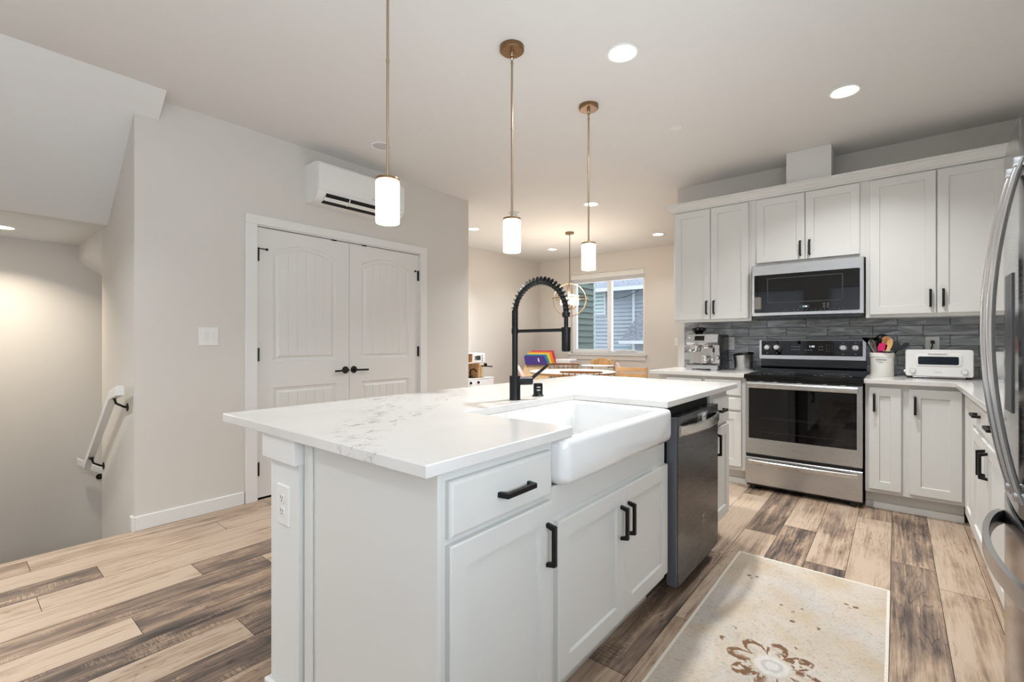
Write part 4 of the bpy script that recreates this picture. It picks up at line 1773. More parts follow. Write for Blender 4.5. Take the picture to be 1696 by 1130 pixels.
# ================================================================ COUNTER OBJECTS
def espresso():
    x0, x1, Y0 = -1.522, -1.238, 4.42
    o = thing('espresso_machine', 'brushed steel espresso machine with bean hopper on the left counter', 'espresso machine', (-1.38, 4.58, .92))
    T = FX(Y0)
    m = MB(T)
    m.box(x0, x1, -.30, .0, .932, .968, .006)
    m.box(x0 + .004, x0 + .06, -.02, .003, .9205, .94, .002)
    m.box(x1 - .06, x1 - .004, -.02, .003, .9205, .94, .002)
    m.box(x0 + .01, x1 - .01, -.29, -.22, .9205, .94)
    m.build('drip_base', M_STEEL, o)
    MB(T).box(x0 + .012, x1 - .004, -.01, .002, .970, .976).build('drip_grate', M_DARK, o)
    m = MB(T)
    m.box(x0 + .008, x1 - .002, -.30, -.09, .966, 1.16, .003)
    m.build('body', M_CHROME, o)
    m = MB(T)
    m.box(x1 - .001, x1 + .014, -.31, -.06, .93, 1.245, .004)
    m.build('side_panel', M_BLACKP, o)
    m = MB(T)
    m.prism([(-.30, 1.15), (-.02, 1.15), (.012, 1.175), (-.012, 1.248), (-.30, 1.248)], x0 + .008, x1 + .002, 'tpq')
    hd = m.build('head', M_STEEL, o)
    m = MB(T)
    rot = [( .0085, 1.188), (.0145, 1.190), (-.006, 1.238), (-.0115, 1.236)]
    m.prism(rot, -1.45, -1.345, 'tpq')
    m.build('screen_frame', M_CHROME, hd)
    m = MB(T)
    m.prism([(.014, 1.194), (.0152, 1.194), (-.0035, 1.234), (-.0047, 1.234)], -1.438, -1.352, 'tpq')
    m.build('screen', M_BLKGLASS, hd)
    text('lettering', 'Breville', .016, (-1.292, 4.413, 1.212), (math.radians(73), 0, 0), M_MARK, hd)
    m = MB(T)
    m.lathe([(0, 0), (.012, 0), (.012, .01), (0, .012)], (-1.487, .004, 1.215), 16, 1)
    m.build('button', M_CHROME, hd, True)
    m = MB(T)
    m.lathe([(0, 1.248), (.03, 1.248), (.032, 1.256), (.058, 1.285), (.066, 1.288), (.068, 1.308), (.05, 1.316), (.015, 1.318), (0, 1.318)], (-1.44, -.12, 0), 28)
    m.build('bean_hopper', M_BLKGLASS, o, True)
    for cx in (-1.445, -1.345):
        m = MB(T)
        m.lathe([(0, 1.15), (.034, 1.15), (.034, 1.128), (.028, 1.12), (0, 1.12)], (cx, -.045, 0), 24)
        m.build('group_head', M_CHROME, o, True)
    m = MB(T)
    m.lathe([(0, 1.118), (.032, 1.118), (.032, 1.098), (.022, 1.088), (0, 1.088)], (-1.445, -.045, 0), 24)
    m.tube([(-1.445, -.02, 1.105), (-1.46, .06, 1.098)], [.009, .012], 10)
    m.lathe([(0, 0), (.015, 0), (.016, .02), (0, .024)], (-1.463, .055, 1.097), 14, 1)
    m.build('portafilter', M_CHROME, o, True)
    m = MB(T)
    m.tube([(-1.268, -.02, 1.15), (-1.268, .012, 1.13), (-1.266, .016, 1.06), (-1.264, .012, 1.00)], .0042, 8)
    m.build('steam_wand', M_CHROME, o, True)
    m = MB(T)
    m.tube([(-1.268, .013, 1.125), (-1.267, .0165, 1.085)], .009, 10)
    m.build('wand_grip', M_BLACKP, o, True)
    m = MB(T)
    m.lathe([(0, 0), (.02, 0), (.021, .012), (.016, .018), (0, .018)], (-1.262, -.088, 1.035), 16, 1)
    m.build('steam_knob', M_CHROME, o, True)
    m = MB(T)
    m.lathe([(0, .977), (.034, .977), (.038, .99), (.036, 1.03), (.03, 1.045), (.034, 1.052), (.031, 1.052), (0, 1.0)], (-1.36, -.05, 0), 22)
    m.tube([(-1.325, -.05, 1.035), (-1.305, -.04, 1.03), (-1.305, -.04, .995), (-1.325, -.05, .99)], .004, 6)
    ob = m.build('milk_jug', M_CHROME, None, True)
    tag(ob, 'small polished steel milk jug standing on the espresso machine drip tray', 'jug')


espresso()
# steel bin with slanted rim
o = thing('counter_bin', 'brushed steel bin with slanted open rim left of the range', 'bin', (-1.062, 4.55, .92))
m = MB()
cx, cy = -1.058, 4.57
rings = []
for r, h, sl in ((.074, 0, 0), (.076, .004, 0), (.074, .05, 0), (.077, .10, .3), (.084, .140, 1), (.088, .152, 1), (.084, .152, 1), (.074, .12, .5), (.068, .02, 0)):
    rings.append([(cx + r * math.cos(2 * PI * k / 28), cy + r * math.sin(2 * PI * k / 28), .92 + h + sl * .014 * math.cos(2 * PI * k / 28 - 1.0)) for k in range(28)])
m.loops(rings[:6], True, False)
m.build('shell', M_STEEL, o, True)
m = MB()
m.loops([[(x, y, z + .0006) for x, y, z in r] for r in rings[5:]], False, True)
m.build('lining', M_BLACKP, o, True)


def crock():
    cx, cy = -.081, 4.53
    z0 = .92
    o = thing('utensil_crock', 'white ceramic utensil crock with black lettering right of the range', 'crock', (cx, cy, z0))
    m = MB()
    m.lathe([(0, 0), (.068, 0), (.071, .004), (.071, .146), (.075, .148), (.075, .176), (.073, .178), (.068, .178), (.066, .174), (.066, .01), (0, .008)], (cx, cy, z0), 36)
    m.build('jar', plain('white_glazed_ceramic', (238, 235, 228), .18), o, True)
    text('lettering', 'UTENSILS', .0165, (cx - .004, cy - .0718, z0 + .126), (PI / 2, 0, math.radians(-4)), M_INK, o, .0006)
    text('lettering', 'KITCHEN', .008, (cx - .008, cy - .0718, z0 + .108), (PI / 2, 0, math.radians(-6)), M_GREYMARK, o, .0006)

    def base(dx, dy):
        return Vector((cx + dx, cy + dy, z0 + .012))

    def stick(m, b, tip, r0, r1=None):
        m.tube([tuple(b), tuple(tip)], [r0, r1 or r0], 8)
    # ladle, far left
    m = MB()
    tip = Vector((cx - .098, cy + .01, z0 + .265))
    stick(m, base(.03, 0), tip, .004)
    m.lathe([(0, -.022), (.026, -.018), (.040, -.004), (.046, .014), (.043, .014), (.036, 0), (0, -.014)], (cx - .078, cy + .01, z0 + .280), 20, 2)
    tag(m.build('ladle', M_BLKGLASS, None, True), 'black round ladle leaning out of the left side of the crock', 'ladle')
    # whisk
    m = MB()
    b, tip = base(.02, -.01), Vector((cx - .038, cy - .035, z0 + .17))
    stick(m, b, tip, .005)
    ax = Vector((cx - .066, cy - .04, z0 + .275)) - tip
    u = ax.cross(Vector((0, 1, 0))).normalized()
    w = ax.cross(u).normalized()
    for k in range(6):
        a = PI * k / 6
        dd = u * math.cos(a) + w * math.sin(a)
        pts = []
        for j in range(13):
            t = j / 12
            s = math.sin(PI * t)
            l = 1 - abs(2 * t - 1) ** 2.2
            side = math.cos(PI * t)
            pts.append(tuple(tip + ax * (l ** .7) + dd * (side * .026 * (s ** .5 + .15))))
        m.tube(pts, .0011, 5)
    tag(m.build('whisk', M_CHROME, None, True), 'steel balloon whisk with a bronze tint at the front left of the crock', 'whisk')
    # big black spoon
    m = MB()
    tip = Vector((cx + .0, cy + .03, z0 + .27))
    stick(m, base(-.01, .02), tip, .0045)
    m.lathe([(0, .0), (.025, .002), (.042, .012), (.045, .022), (.040, .024), (0, .012)], (cx + .002, cy + .02, z0 + .283), 20, 1, sy=.85)
    tag(m.build('serving_spoon', M_BLACKP, None, True), 'large black serving spoon standing tallest at the back of the crock', 'spoon')
    # small black slotted head behind
    m = MB()
    tip = Vector((cx - .035, cy + .04, z0 + .235))
    stick(m, base(0, .03), tip, .004)
    m.box(cx - .062, cx - .018, cy + .03, cy + .04, z0 + .225, z0 + .285, .006)
    tag(m.build('turner', M_BLACKP, None, True), 'black turner between the ladle and the tallest spoon', 'spatula')

    def paddle(name, label, cat, b, tip, ax, wide, length, mat, th=.006, top=.9):
        m = MB()
        stick(m, b, tip, .005)
        ax = ax.normalized()
        sd = ax.cross(Vector((0, 1, 0))).normalized()
        n = Vector((0, 1, 0))
        rings = []
        for k in range(9):
            t = k / 8
            ww = wide * (.35 + .65 * math.sin(min(1, t * 1.6) * PI / 2)) * (1 if t < top else (1 - (t - top) / (1.001 - top)) ** .5 + .05)
            c = tip + ax * (length * t)
            rings.append([tuple(c + sd * ww + n * th / 2), tuple(c - sd * ww + n * th / 2), tuple(c - sd * ww - n * th / 2), tuple(c + sd * ww - n * th / 2)])
        m.loops(rings)
        tag(m.build(name, mat, None), label, cat)
    paddle('silicone_spatula', 'bright pink silicone spatula in the middle of the crock', 'spatula', base(-.012, -.02), Vector((cx - .012, cy - .03, z0 + .16)), Vector((.25, 0, 1)), .026, .095,
           plain('pink_silicone', (214, 24, 104), .45))
    paddle('wooden_spatula', 'dark-edged wooden spatula behind the curved wooden one in the crock', 'spatula', base(0, .01), Vector((cx + .016, cy, z0 + .19)), Vector((.15, 0, 1)), .028, .115, M_ACACIA, .007, .97)
    paddle('wooden_spoon', 'light curved wooden spoon standing right of the pink spatula', 'spoon', base(.01, -.02), Vector((cx + .022, cy - .03, z0 + .165)), Vector((.28, 0, 1)), .019, .125,
           wood('light_utensil_wood', (226, 178, 120), (205, 152, 94), (3, 3, 1)), .006, .7)
    paddle('slotted_spatula', 'black slotted spatula tilting right in the crock', 'spatula', base(-.02, 0), Vector((cx + .045, cy - .01, z0 + .185)), Vector((.62, 0, 1)), .028, .09, M_BLACKP, .006, .85)
    paddle('tongs', 'black tipped steel tongs leaning farthest right out of the crock', 'tongs', base(-.03, .01), Vector((cx + .09, cy, z0 + .20)), Vector((1.35, 0, 1)), .017, .085, M_BLACKP, .012, .8)
    m = MB()
    stick(m, base(-.02, -.02), Vector((cx + .02, cy - .045, z0 + .18)), .004)
    m.lathe([(0, 0), (.03, .001), (.042, .006), (.043, .011), (.036, .008), (0, .005)], (cx + .022, cy - .045, z0 + .185), 20, 2)
    tag(m.build('skimmer', M_CHROME, None, True), 'shallow steel skimmer resting on the front rim of the crock', 'skimmer')


crock()


def toaster():
    o = thing('toaster_oven', 'white compact toaster oven with a dark window and two dials', 'toaster oven', (.235, 4.58, .92))
    x0, x1, z0, z1 = .055, .410, .936, 1.124
    T = FX(4.445)
    m = MB(T)
    m.rrect(x0, x1, z0, z1, .014, [(0, -.20), (0, -.004), (.004, 0)])
    m.build('housing', M_WHITEP, o, True)
    m = MB(T)
    m.rrect(x0 + .055, x1 - .055, 1.008, 1.098, .018, [(0, -.001), (0, .002), (.002, .003), (.008, .003), (.010, .001)])
    m.rrect(x0 + .058, x1 - .058, 1.011, 1.095, .015, [(0, .001), (0, .0045), (.002, .0055)])
    d = m.build('door', M_WHITEP, o, True)
    m = MB(T)
    m.rrect(x0 + .068, x1 - .074, 1.020, 1.077, .010, [(0, .004), (0, .0062)])
    m.build('door_window', plain('dark_blue_glass', (32, 40, 48), .06), d)
    m = MB(T)
    m.box(x0 + .12, x1 - .135, .002, .012, 1.096, 1.106, .002)
    m.build('door_grip', M_WHITEP, d)
    for cx in (x0 + .039, x1 - .045):
        m = MB(T)
        m.lathe([(0, 0), (.0155, 0), (.0150, .012), (.0135, .014), (0, .014)], (cx, 0, .972), 24, 1)
        m.build('dial', M_WHITEP, o, True)
        m = MB(T)
        for k in range(7):
            a = math.radians(-20 + k * 36)
            m.box(cx + .023 * math.cos(a) - .0008, cx + .023 * math.cos(a) + .0008, 0, .0005, .972 + .023 * math.sin(a) - .0016, .972 + .023 * math.sin(a) + .0016)
        m.lathe([(.0158, .0002), (.0172, .0006), (.0172, .0002)], (cx, 0, .972), 24, 1, cap=False)
        m.build('dial_marks', M_GREYMARK, o)
    text('lettering', 'BALMUDA', .0075, (.232, 4.4445, .966), R_FX, M_GREYMARK, o)
    for fx in (x0 + .01, x1 - .035):
        for fd in (-.03, -.186):
            MB(T).box(fx, fx + .025, fd, fd + .026, .92, .938).build('foot', M_BLACKP, o)
    MB(T).box(x0 + .04, x1 - .04, -.16, -.003, .928, .935).build('crumb_tray', M_CHROME, o)
    m = MB(T)
    m.lathe([(0, 0), (.011, 0), (.011, -.008), (0, -.01)], (x0, -.05, .968), 16, 0)
    m.build('side_knob', M_WHITEP, o, True)


toaster()
o = thing('mixing_bowl', 'pale footed mixing bowl on the corner counter, partly behind the fridge handle', 'bowl', (.545, 4.40, .92))
m = MB()
m.lathe([(0, 0), (.055, 0), (.058, .006), (.030, .014), (.026, .03), (.05, .05), (.085, .09), (.098, .14), (.100, .19), (.104, .196), (.098, .196), (.094, .14), (.081, .094), (.045, .056), (0, .045)], (.545, 4.40, .92), 36)
m.build('bowl_shell', plain('pale_grey_glass', (206, 208, 208), .06, Alpha=1.0), o, True)


# ================================================================ FRIDGE
def fridge():
    o = thing('refrigerator', 'stainless french-door refrigerator with long curved bar handles', 'refrigerator', (.6, 1.745, 0))
    ys, hw = 1.745, .455

    def xf(y):
        return .250 + .022 * ((y - ys) / hw) ** 2

    def curved(y0, y1, z0, z1, back, name, par):
        m = MB()
        n = 14
        P = []
        for k in range(n + 1):
            y = y0 + (y1 - y0) * k / n
            e = min(1.0, (y - y0) / .012, (y1 - y) / .012)
            P.append((xf(y) + .006 * (1 - e) ** 2, y))
        pts = P + [(back, y1), (back, y0)]
        rings = []
        for dz, ins in ((0, .004), (.004, 0)):
            rings.append([(x + (ins if i <= n else 0), y, z0 + dz) for i, (x, y) in enumerate(pts)])
        for dz, ins in ((.004, 0), (0, .004)):
            rings.append([(x + (ins if i <= n else 0), y, z1 - dz) for i, (x, y) in enumerate(pts)])
        m.loops(rings)
        return m.build(name, M_FRIDGE, par, True)
    MB().box(.345, XE - .01, ys - hw + .005, ys + hw - .005, .02, 1.765, .004).build('cabinet_body', plain('fridge_side_grey', (120, 122, 125), .4, .4), o)
    MB().box(.37, XE - .05, ys - hw + .03, ys + hw - .03, 0, .02).build('base', M_DARK, o)
    d1 = curved(ys + .003, ys + hw, .722, 1.772, .340, 'door', o)
    d2 = curved(ys - hw, ys - .003, .722, 1.772, .340, 'door', o)
    fz = curved(ys - hw, ys + hw, .045, .708, .340, 'freezer_drawer', o)
    for d, y in ((d1, ys + .052), (d2, ys - .052)):
        n = 22
        pts = []
        for k in range(n + 1):
            t = k / n
            z = .785 + (1.640 - .785) * t
            x = .242 - .056 * math.sin(PI * t) ** .8
            pts.append((x, y, z))
        m = MB()
        m.sweep(pts, [(.009 * math.cos(PI * k / 6), .0135 * math.sin(PI * k / 6)) for k in range(12)], (0, 1, 0))
        for zz in (.80, 1.63):
            m.box(.225, .256, y - .012, y + .012, zz - .012, zz + .012, .003)
        m.build('handle', M_HANDLE, d, True)
    m = MB()
    n = 22
    pts = [(xf(ys) + .010 - .070 * math.sin(PI * k / n) ** .7, ys - .40 + .80 * k / n, .628) for k in range(n + 1)]
    m.sweep(pts, [(-.007, -.022), (.007, -.022), (.009, -.016), (.009, .016), (.007, .022), (-.007, .022)], (0, 0, 1))
    m.build('handle', M_HANDLE, fz, True)
    m = MB()
    m.box(xf(1.94) - .006, xf(1.94) + .02, 1.885, 1.985, .985, 1.378, .003)
    dp = m.build('dispenser', plain('dispenser_grey', (92, 94, 98), .3, .5), d1)
    m = MB()
    m.box(.30, .36, ys - hw + .02, ys - hw + .12, 1.772, 1.79, .003)
    m.box(.30, .36, ys + hw - .12, ys + hw - .02, 1.772, 1.79, .003)
    m.build('hinge_cover', M_BLACKP, o)


fridge()

# ================================================================ RUG
def rug():
    x0, x1, y0, y1 = -.681, -.020, .55, 2.842
    o = thing('kitchen_rug', 'faded beige rug with a brown floral medallion on the plank floor', 'rug', (-.347, 1.909, 0))
    n1, n2 = 3, 3
    m = MB()
    m.box(x0 + .012, x1 - .012, y0 + .012, y1 - .012, .0005, .0075)
    ob = m.build('pile', M_RUG, o)
    m = MB()
    for a, b, c, d in ((x0, x0 + .012, y0, y1), (x1 - .012, x1, y0, y1), (x0 + .012, x1 - .012, y0, y0 + .012), (x0 + .012, x1 - .012, y1 - .012, y1)):
        m.box(a, b, c, d, .0005, .008, .0015)
    m.build('binding', M_RUGEDGE, o)


rug()


# ================================================================ DINING AREA
def dining_table():
    cx, cy = -3.60, 5.75
    o = thing('dining_table', 'round white-topped wooden dining table beyond the island', 'table', (cx, cy, 0))
    MB().lathe([(0, .745), (.60, .745), (.612, .748), (.612, .752), (0, .752)], (cx, cy, 0), 56).build('tabletop', plain('white_laminate', (238, 234, 228), .2), o, True)
    MB().lathe([(0, .715), (.56, .715), (.595, .725), (.61, .7445), (0, .7445)], (cx, cy, 0), 56).build('table_edge', M_OAK, o, True)
    m = MB()
    m.lathe([(0, .715), (.07, .715), (.05, .65), (.045, .3), (.06, .12), (.09, .08), (0, .08)], (cx, cy, 0), 20)
    m.build('pedestal', M_OAK, o, True)
    for k in range(4):
        a = PI / 4 + k * PI / 2
        m = MB()
        m.tube([(cx + .03 * math.cos(a), cy + .03 * math.sin(a), .14), (cx + .2 * math.cos(a), cy + .2 * math.sin(a), .10), (cx + .38 * math.cos(a), cy + .38 * math.sin(a), .03)], [.035, .03, .024], 8)
        m.lathe([(0, 0), (.028, 0), (.026, .03), (0, .035)], (cx + .38 * math.cos(a), cy + .38 * math.sin(a), 0), 12)
        m.build('leg', M_OAK, o, True)
    ob = MB().lathe([(0, .7525), (.12, .7525), (.16, .760), (.155, .762), (.115, .756), (0, .7555)], (cx + .18, cy + .18, 0), 36).build('plate', plain('white_stoneware', (240, 238, 234), .2), None, True)
    tag(ob, 'flat white round plate lying on the white dining tabletop', 'plate')


dining_table()


def spindle_chair(label, loc, rz, height, mat, group):
    o = thing('spindle_chair', label, 'chair', (0, 0, 0), group)
    MB().prism([(.22 * math.cos(a) * (1.05 if math.sin(a) < 0 else 1), .21 * math.sin(a)) for a in [2 * PI * k / 24 for k in range(24)]], .43, .455, 'pqt').build('seat', mat, o, True)
    for sx in (-1, 1):
        for sy in (-1, 1):
            MB().tube([(sx * .15, sy * .14, .435), (sx * .20, sy * .20, 0)], [.017, .012], 8).build('leg', mat, o, True)
    n = 7
    for k in range(n):
        t = (k / (n - 1)) * 2 - 1
        MB().tube([(t * .17, -.165 - .02 * (1 - t * t), .45), (t * .235, -.20 - .05 * (1 - t * t), height - .03)], .0065, 6).build('spindle', mat, o, True)
    m = MB()
    rings = []
    for k in range(15):
        t = k / 14 * 2 - 1
        x, y = t * .27, -.20 - .055 * (1 - t * t)
        h = .022 + .012 * (1 - t * t)
        rings.append([(x, y - .011, height - .025 - h / 2), (x, y + .011, height - .025 - h / 2), (x, y + .011, height - .025 + h / 2), (x, y - .011, height - .025 + h / 2)])
    m.loops(rings)
    m.build('top_rail', mat, o, True)
    o.location = loc
    o.rotation_euler = (0, 0, rz)
    return o


# rz: chair's front (+y local) points at the table
spindle_chair('brown spindle-back chair on the near side of the dining table', (-3.22, 5.36, 0), math.radians(32), .812, M_WALNUT, 'spindle chairs around the dining table')
spindle_chair('brown spindle-back chair on the far left side of the dining table', (-4.15, 6.36, 0), math.radians(212), .825, M_WALNUT, 'spindle chairs around the dining table')


def folding_chair():
    o = thing('folding_chair', 'light wooden slat-back folding chair right of the dining table', 'chair', (0, 0, 0))
    for s in (-1, 1):
        m = MB()
        m.box(s * .205 - .012, s * .205 + .012, -.20, -.175, 0, .82, .003)
        m.build('leg', M_OAK, o)
        m = MB()
        m.tube([(s * .18, -.16, .44), (s * .18, .19, .0)], .011, 6)
        m.build('leg', M_OAK, o)
    for k in range(6):
        y = -.16 + k * .062
        MB().box(-.19, .19, y, y + .045, .435, .45, .003).build('seat_slat', M_OAK, o)
    for z in (.755, .675, .60):
        m = MB()
        rings = []
        for k in range(9):
            t = k / 8 * 2 - 1
            y = -.205 - .018 * (1 - t * t)
            rings.append([(t * .195, y, z), (t * .195, y + .012, z), (t * .195, y + .012, z + .055), (t * .195, y, z + .055)])
        m.loops(rings)
        m.build('back_slat', M_OAK, o)
    o.location = (-2.93, 6.42, 0)
    o.rotation_euler = (0, 0, math.radians(172))
    # back faces the camera side
    o.rotation_euler = (0, 0, math.radians(8))
    return o


folding_chair()


def padded_board(name, label, loc, rz, mat_pad, w=.30, h=.62):
    """upholstered shell of a child's seat seen edge-on."""
    o = thing(name, label, 'child seat', (0, 0, 0))
    m = MB()
    rings = []
    n = 14
    for k in range(n + 1):
        t = k / n
        z = .34 + h * t
        y = -.10 - .10 * t + .05 * math.sin(PI * t)
        ww = w / 2 * (1 - .75 * t ** 4)
        rings.append([(-ww, y + .03, z), (ww, y + .03, z), (ww, y - .02, z), (-ww, y - .02, z)])
    m.loops(rings)
    m.build('backrest', mat_pad, o, True)
    m = MB()
    m.box(-.15, .15, -.10, .18, .33, .37, .012)
    m.build('seat', mat_pad, o)
    for sx in (-1, 1):
        for sy in (-1, 1):
            MB().tube([(sx * .11, sy * .11 + .03, .335), (sx * .17, sy * .18 + .03, 0)], .013, 8).build('leg', M_BIRCH, o, True)
    o.location = loc
    o.rotation_euler = (0, 0, rz)
    return o


M_PINK = plain('dusty_pink_fabric', (206, 178, 172), .8)
padded_board('child_seat', 'dusty pink padded child seat leaning left of the folding chair', (-3.28, 6.95, 0), math.radians(300), M_PINK, .26, .50)
padded_board('child_seat', 'pale pink padded child seat seen just behind the faucet post', (-4.03, 5.33, 0), math.radians(-42), M_PINK, .26, .50)


def high_chair(label, loc, rz, tray_z=.80, top=.93, back_mat=None):
    o = thing('high_chair', label, 'high chair', (0, 0, 0))
    m = MB()
    rings = []
    n = 12
    R = .17
    for k in range(n + 1):
        a = math.radians(200 + 140 * k / n)
        x, y = R * math.cos(a), R * math.sin(a) * .8
        zt = top - .05 * abs(k / n * 2 - 1) ** 2
        rings.append([(x, y, top - .13), (x * .93, y * .93, top - .13), (x * .93, y * .93, zt), (x, y, zt)])
    m.loops(rings)
    m.build('backrest', back_mat or M_OAK, o, True)
    MB().box(-.16, .16, -.13, .15, .53, .55, .006).build('seat', M_OAK, o)
    MB().box(-.18, .18, .0, .26, .27, .29, .006).build('footrest', M_OAK, o)
    for s in (-1, 1):
        MB().prism([(-.19, .0), (.20, .0), (.20, .03), (-.08, .03), (-.11, top - .02), (-.145, top - .02)], s * .19 - .012, s * .19 + .012, 'tpq').build('side_frame', M_OAK, o)
        MB().tube([(s * .18, -.10, tray_z - .02), (s * .19, .08, tray_z - .01), (s * .16, .20, tray_z - .012)], .013, 8).build('armrest', M_OAK, o, True)
    m = MB()
    m.lathe([(0, 0), (.25, 0), (.27, .006), (.265, .018), (.24, .010), (0, .008)], (0, .22, tray_z), 32, 2, 1, .68)
    m.build('tray', M_WHITEP, o, True)
    o.location = loc
    o.rotation_euler = (0, 0, rz)
    return o


high_chair('wooden high chair with white tray and curved back below the dining window', (-3.80, 6.98, 0), math.radians(195), .775, .90)


# storage bin with coloured folders in the corner
def organizer():
    o = thing('toy_easel', 'light wooden slanted toy easel board in the dining corner', 'easel', (-5.05, 7.0, 0))
    # board leans back toward the corner; broad face turned to the camera
    d = Vector((.60, -.80, 0))          # facing direction
    s = Vector((.80, .60, 0))           # right as seen
    c = Vector((-4.98, 6.72, 0))
    def P(u, f, z):
        return tuple(c + s * u + d * f + Vector((0, 0, z)))
    m = MB()
    rings = []
    for f in (0, -.025):
        rings.append([P(-.38, .22 + f, .0), P(.24, .22 + f, .0), P(.24, .02 + f, .785), P(.20, .0 + f, .82), P(-.16, .0 + f, .83), P(-.19, .02 + f, .80)])
    m.loops(rings)
    m.build('board', M_BIRCH, o)
    m = MB()
    m.loops([[P(-.30, -.25 + f, 0), P(-.24, -.25 + f, 0), P(-.12, -.02 + f, .8), P(-.16, -.02 + f, .8)] for f in (0, -.02)])
    m.loops([[P(.18, -.25 + f, 0), P(.24, -.25 + f, 0), P(.20, -.02 + f, .8), P(.16, -.02 + f, .8)] for f in (0, -.02)])
    m.build('rear_leg', M_BIRCH, o)
    m = MB()
    m.loops([[P(.02, .085 + f, .60), P(.13, .085 + f, .60), P(.13, .07 + f, .65), P(.02, .07 + f, .65)] for f in (0, .006)])
    m.build('green_sticker', plain('green_print', (80, 150, 110), .5), o)
    m = MB()
    m.loops([[P(-.14, .03 + f, .76), P(-.06, .03 + f, .76), P(-.07, .025 + f, .79), P(-.13, .025 + f, .79)] for f in (0, .004)])
    m.build('red_sticker', plain('red_print', (196, 60, 44), .5), o)
    cols = [('purple', (58, 34, 120)), ('teal', (22, 128, 160)), ('yellow', (232, 206, 78)), ('orange', (238, 140, 40)), ('pink', (196, 52, 92))]
    desc = {'purple': 'front one with a white tab', 'teal': 'right behind the purple one', 'yellow': 'between teal and orange', 'orange': 'between yellow and pink', 'pink': 'rearmost of the stack'}
    for i, (nm, cc) in enumerate(cols):
        m = MB()
        f0 = .04 - i * .062
        zt = .925 + i * .022
        zb = .80 + i * .006
        u0, u1 = -.20 + i * .030, .16 + i * .045
        ln = .045
        rings = []
        for f in (0, -.030):
            rings.append([P(u0 + .03, f0 + f + ln, zb - .035), P(u1 + .06, f0 + f + ln, zb - .035), P(u1 + .0, f0 + f, zt - .006), P(u1 - .01, f0 + f, zt), P(u0 + .01, f0 + f, zt), P(u0, f0 + f, zt - .006)])
        m.loops(rings)
        ob = m.build('fabric_folder', plain(nm + '_fabric', cc, .7))
        tag(ob, '%s fabric folder leaning on the wooden easel, %s' % (nm, desc[nm]), 'folder', 'rainbow folders in the dining corner')
        if i == 0:
            m = MB()
            m.loops([[P(.05, f0 + .03 + f, .83), P(.08, f0 + .03 + f, .81), P(.065, f0 + .012 + f, .88), P(.045, f0 + .012 + f, .89)] for f in (.004, .010)])
            m.build('tab', M_MARK, ob)
            ob['label'] = 'dark purple fabric folder with a white tab, frontmost on the easel'
    ob = MB()
    b = thing('storage_box', 'white lidded box on a stand right of the rainbow folders', 'box', (-4.72, 7.15, 0))
    MB().box(-4.80, -4.48, 7.08, 7.34, .72, .86, .02).build('box_body', M_VINYL, b)
    for sx in (-4.77, -4.51):
        for sy in (7.11, 7.31):
            MB().tube([(sx, sy, .72), (sx, sy, 0)], .012, 8).build('leg', M_BIRCH, b, True)


organizer()


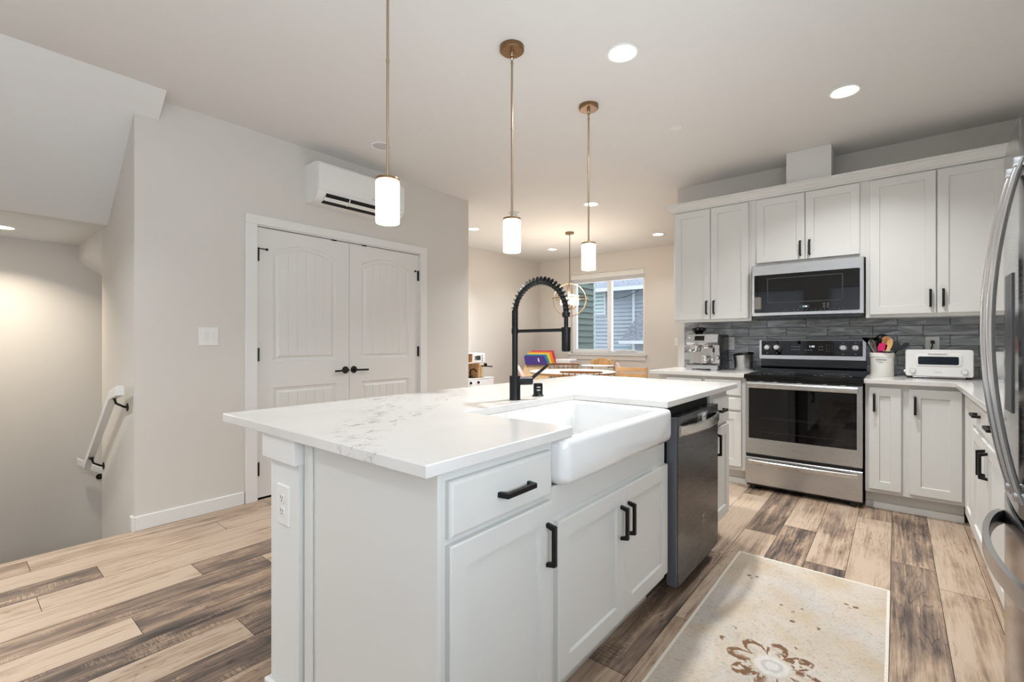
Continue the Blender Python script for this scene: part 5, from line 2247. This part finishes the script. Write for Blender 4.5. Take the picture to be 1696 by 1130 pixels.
def toy_kitchen():
    T = FE(-5.10)
    o = thing('toy_kitchen', 'white wooden play kitchen with toy microwave against the dining wall', 'toy kitchen', (-5.28, 5.2, 0))
    y0, y1 = 4.72, 5.74
    zc = .600
    m = MB(T)
    m.box(y0, y1, -.33, 0, .06, zc - .014)
    m.build('cabinet', M_WHITEP, o)
    m = MB(T)
    m.box(y0 - .01, y1 + .01, -.34, .012, zc - .014, zc, .002)
    m.build('worktop', M_WHITEP, o)
    m = MB(T)
    m.box(y0 + .01, 5.44, 0, .012, .42, zc - .02)
    m.build('oven_door', M_VINYL, o)
    m = MB(T)
    m.box(5.445, y1 - .02, 0, .012, .08, zc - .02)
    m.build('door', M_VINYL, o)
    for y in (5.19, 5.36):
        MB(T).lathe([(0, .012), (.022, .012), (.020, .03), (0, .03)], (y, 0, .535), 14, 1).build('knob', M_BLACKP, o, True)
    m = MB(T)
    m.box(y0, 5.53, -.34, -.328, zc, .84)
    m.build('splash_panel', plain('white_print_tile', (224, 222, 218), .5), o)
    m = MB(T)
    m.box(5.44, 5.455, -.33, -.05, zc, .84)
    m.box(y0, y0 + .015, -.33, -.05, zc, .84)
    m.build('support', M_OAK, o)
    m = MB(T)
    m.box(y0, 5.55, -.33, -.02, .838, .850)
    m.box(y0, 5.55, -.33, -.02, .985, .995)
    m.box(5.54, 5.555, -.33, -.02, .838, .995)
    m.box(y0, 5.55, -.33, -.32, .85, .985)
    m.build('shelf', M_WHITEP, o)
    m = MB(T)
    m.box(5.265, 5.275, -.32, -.03, .850, .985)
    m.box(y0 + .01, 5.265, -.319, -.312, .850, .985)
    m.build('shelf_divider', M_ACACIA, o)
    m = MB(T)
    m.box(5.275, 5.54, -.32, -.01, .850, .985, .003)
    mw = m.build('toy_microwave', M_VINYL, o)
    MB(T).box(5.335, 5.435, -.01, -.006, .885, .955).build('microwave_window', M_SCREEN, mw)
    MB(T).tube([(5.30, -.01, .89), (5.30, .012, .90), (5.30, .012, .94), (5.30, -.01, .95)], .006, 6).build('microwave_handle', M_BLACKP, mw, True)
    m = MB(T)
    for j in range(4):
        for i in range(2):
            m.box(5.46 + i * .022, 5.472 + i * .022, -.01, -.007, .87 + j * .026, .885 + j * .026)
    m.build('keypad', M_GREYMARK, mw)
    m = MB(T)
    m.tube([(5.34, -.14, zc), (5.34, -.14, .69), (5.35, -.135, .725), (5.385, -.12, .74), (5.42, -.10, .72), (5.425, -.09, .69)], .010, 8)
    m.tube([(5.30, -.15, zc + .012), (5.37, -.13, zc + .03)], .012, 8)
    m.build('toy_faucet', M_BLACKP, o, True)
    MB(T).box(5.28, 5.56, -.24, -.03, zc, zc + .004, .001).build('sink_rim', M_BLACKP, o)
    m = MB(T)
    m.box(5.55, 5.66, -.30, -.16, zc, .80, .006)
    t = tag(m.build('toy_coffee_maker', M_BIRCH), 'toy wooden coffee maker with black spout on the play kitchen', 'toy')
    m = MB(T)
    m.tube([(5.62, -.16, .775), (5.65, -.02, .775), (5.69, .02, .77)], .010, 8)
    m.lathe([(0, .775), (.028, .775), (.028, .815), (.018, .825), (0, .825)], (5.64, -.09, 0), 14)
    m.build('spout', M_BLACKP, t, True)
    m = MB(T)
    m.box(5.60, 5.605, -.159, -.154, .62, .75)
    m.build('front_strip', M_OAK, t)
    m = MB(T)
    m.lathe([(0, -.322), (.055, -.322), (.055, -.315), (.046, -.312), (0, -.312)], (5.17, 0, .735), 20, 1)
    m.box(5.16, 5.18, -.325, -.312, .78, .838)
    tag(m.build('toy_pan', M_CHROME, None, True), 'round toy pan hanging on the play kitchen back panel', 'toy')


toy_kitchen()


# ================================================================ OUTSIDE
def siding(name, T, u0, u1, z0, z1, mat, par, ex=.14, depth=.3):
    m = MB(T)
    m.box(u0, u1, -depth, 0, z0, z1)
    z = z0
    while z < z1:
        t = min(z + ex, z1)
        m.loops([[(u0, 0, z), (u0, .05, z), (u0, .004, t), (u0, 0, t)], [(u1, 0, z), (u1, .05, z), (u1, .004, t), (u1, 0, t)]])
        z += ex
    return m.build(name, mat, par)


gh = thing('green_house', 'green lap-sided house wall close outside the dining window, at left', 'house', (-7.5, 9, -3))
siding('wall', FE(-6.0), 8.3, 10.56, -2, 5, M_GREENSIDE, gh, .15, 2.5)
MB(FE(-6.0)).box(10.56, 10.66, -2.5, .03, -2, 5).build('corner_trim', plain('green_grey_trim', (132, 148, 142), .6), gh)
bh = thing('blue_house', 'blue lap-sided house with grey shingle roof seen through the dining window', 'house', (-7, 16, -3))
siding('wall', FX(14.0), -11, -4.0, -2, 2.86, M_BLUESIDE, bh, .125, 3)
box('corner_trim', FX(14.0), (-6.49, -6.41, 0, .05, -2, 2.86), M_EXTTRIM, bh)
m = MB()
m.prism([(13.45, 2.80), (13.45, 2.86), (18, 5.2), (18, 2.80)], -11, -5.75, 'tpq')
m.build('roof', M_SHINGLE, bh)
box('gutter', FX(13.45), (-11, -5.78, 0, .12, 2.76, 2.87), M_EXTTRIM, bh)
wf = MB(FX(14.0))
wf.rectprof(-8.35, -7.44, 2.07, 2.84, [(0, 0), (0, .05), (.055, .05), (.055, .02)])
w = wf.build('window', M_EXTTRIM, bh)
MB(FX(14.0)).box(-8.28, -7.51, .02, .03, 2.14, 2.77).build('pane', plain('pale_green_pane', (170, 196, 186), .15), w)
m = MB()
m.prism([(-6.52, 1.21), (-5.85, 2.1), (-4.4, 2.1), (-4.4, 1.12), (-6.52, 1.12)], 13.2, 13.98, 'ptq')
m.build('porch_roof', M_SHINGLE, bh)
box('porch_gutter', FX(13.2), (-6.56, -4.4, 0, .06, 1.10, 1.20), M_EXTTRIM, bh)
m = MB()
m.tube([(-7.35, 13.9, 2.66), (-7.0, 13.8, 2.56), (-6.6, 13.7, 2.58), (-6.2, 13.6, 2.70), (-5.9, 13.4, 2.84)], .012, 6)
m.build('cable', M_BLACKP, bh, True)
m = MB()
m.tube([(-9.2, 12.5, 4.0), (-7.6, 13.5, 2.95)], .012, 6)
m.build('cable', M_BLACKP, bh, True)
struct(box('ground', ID, (-25, 20, 7.8, 35, -3.2, -3.0), M_GRASS))
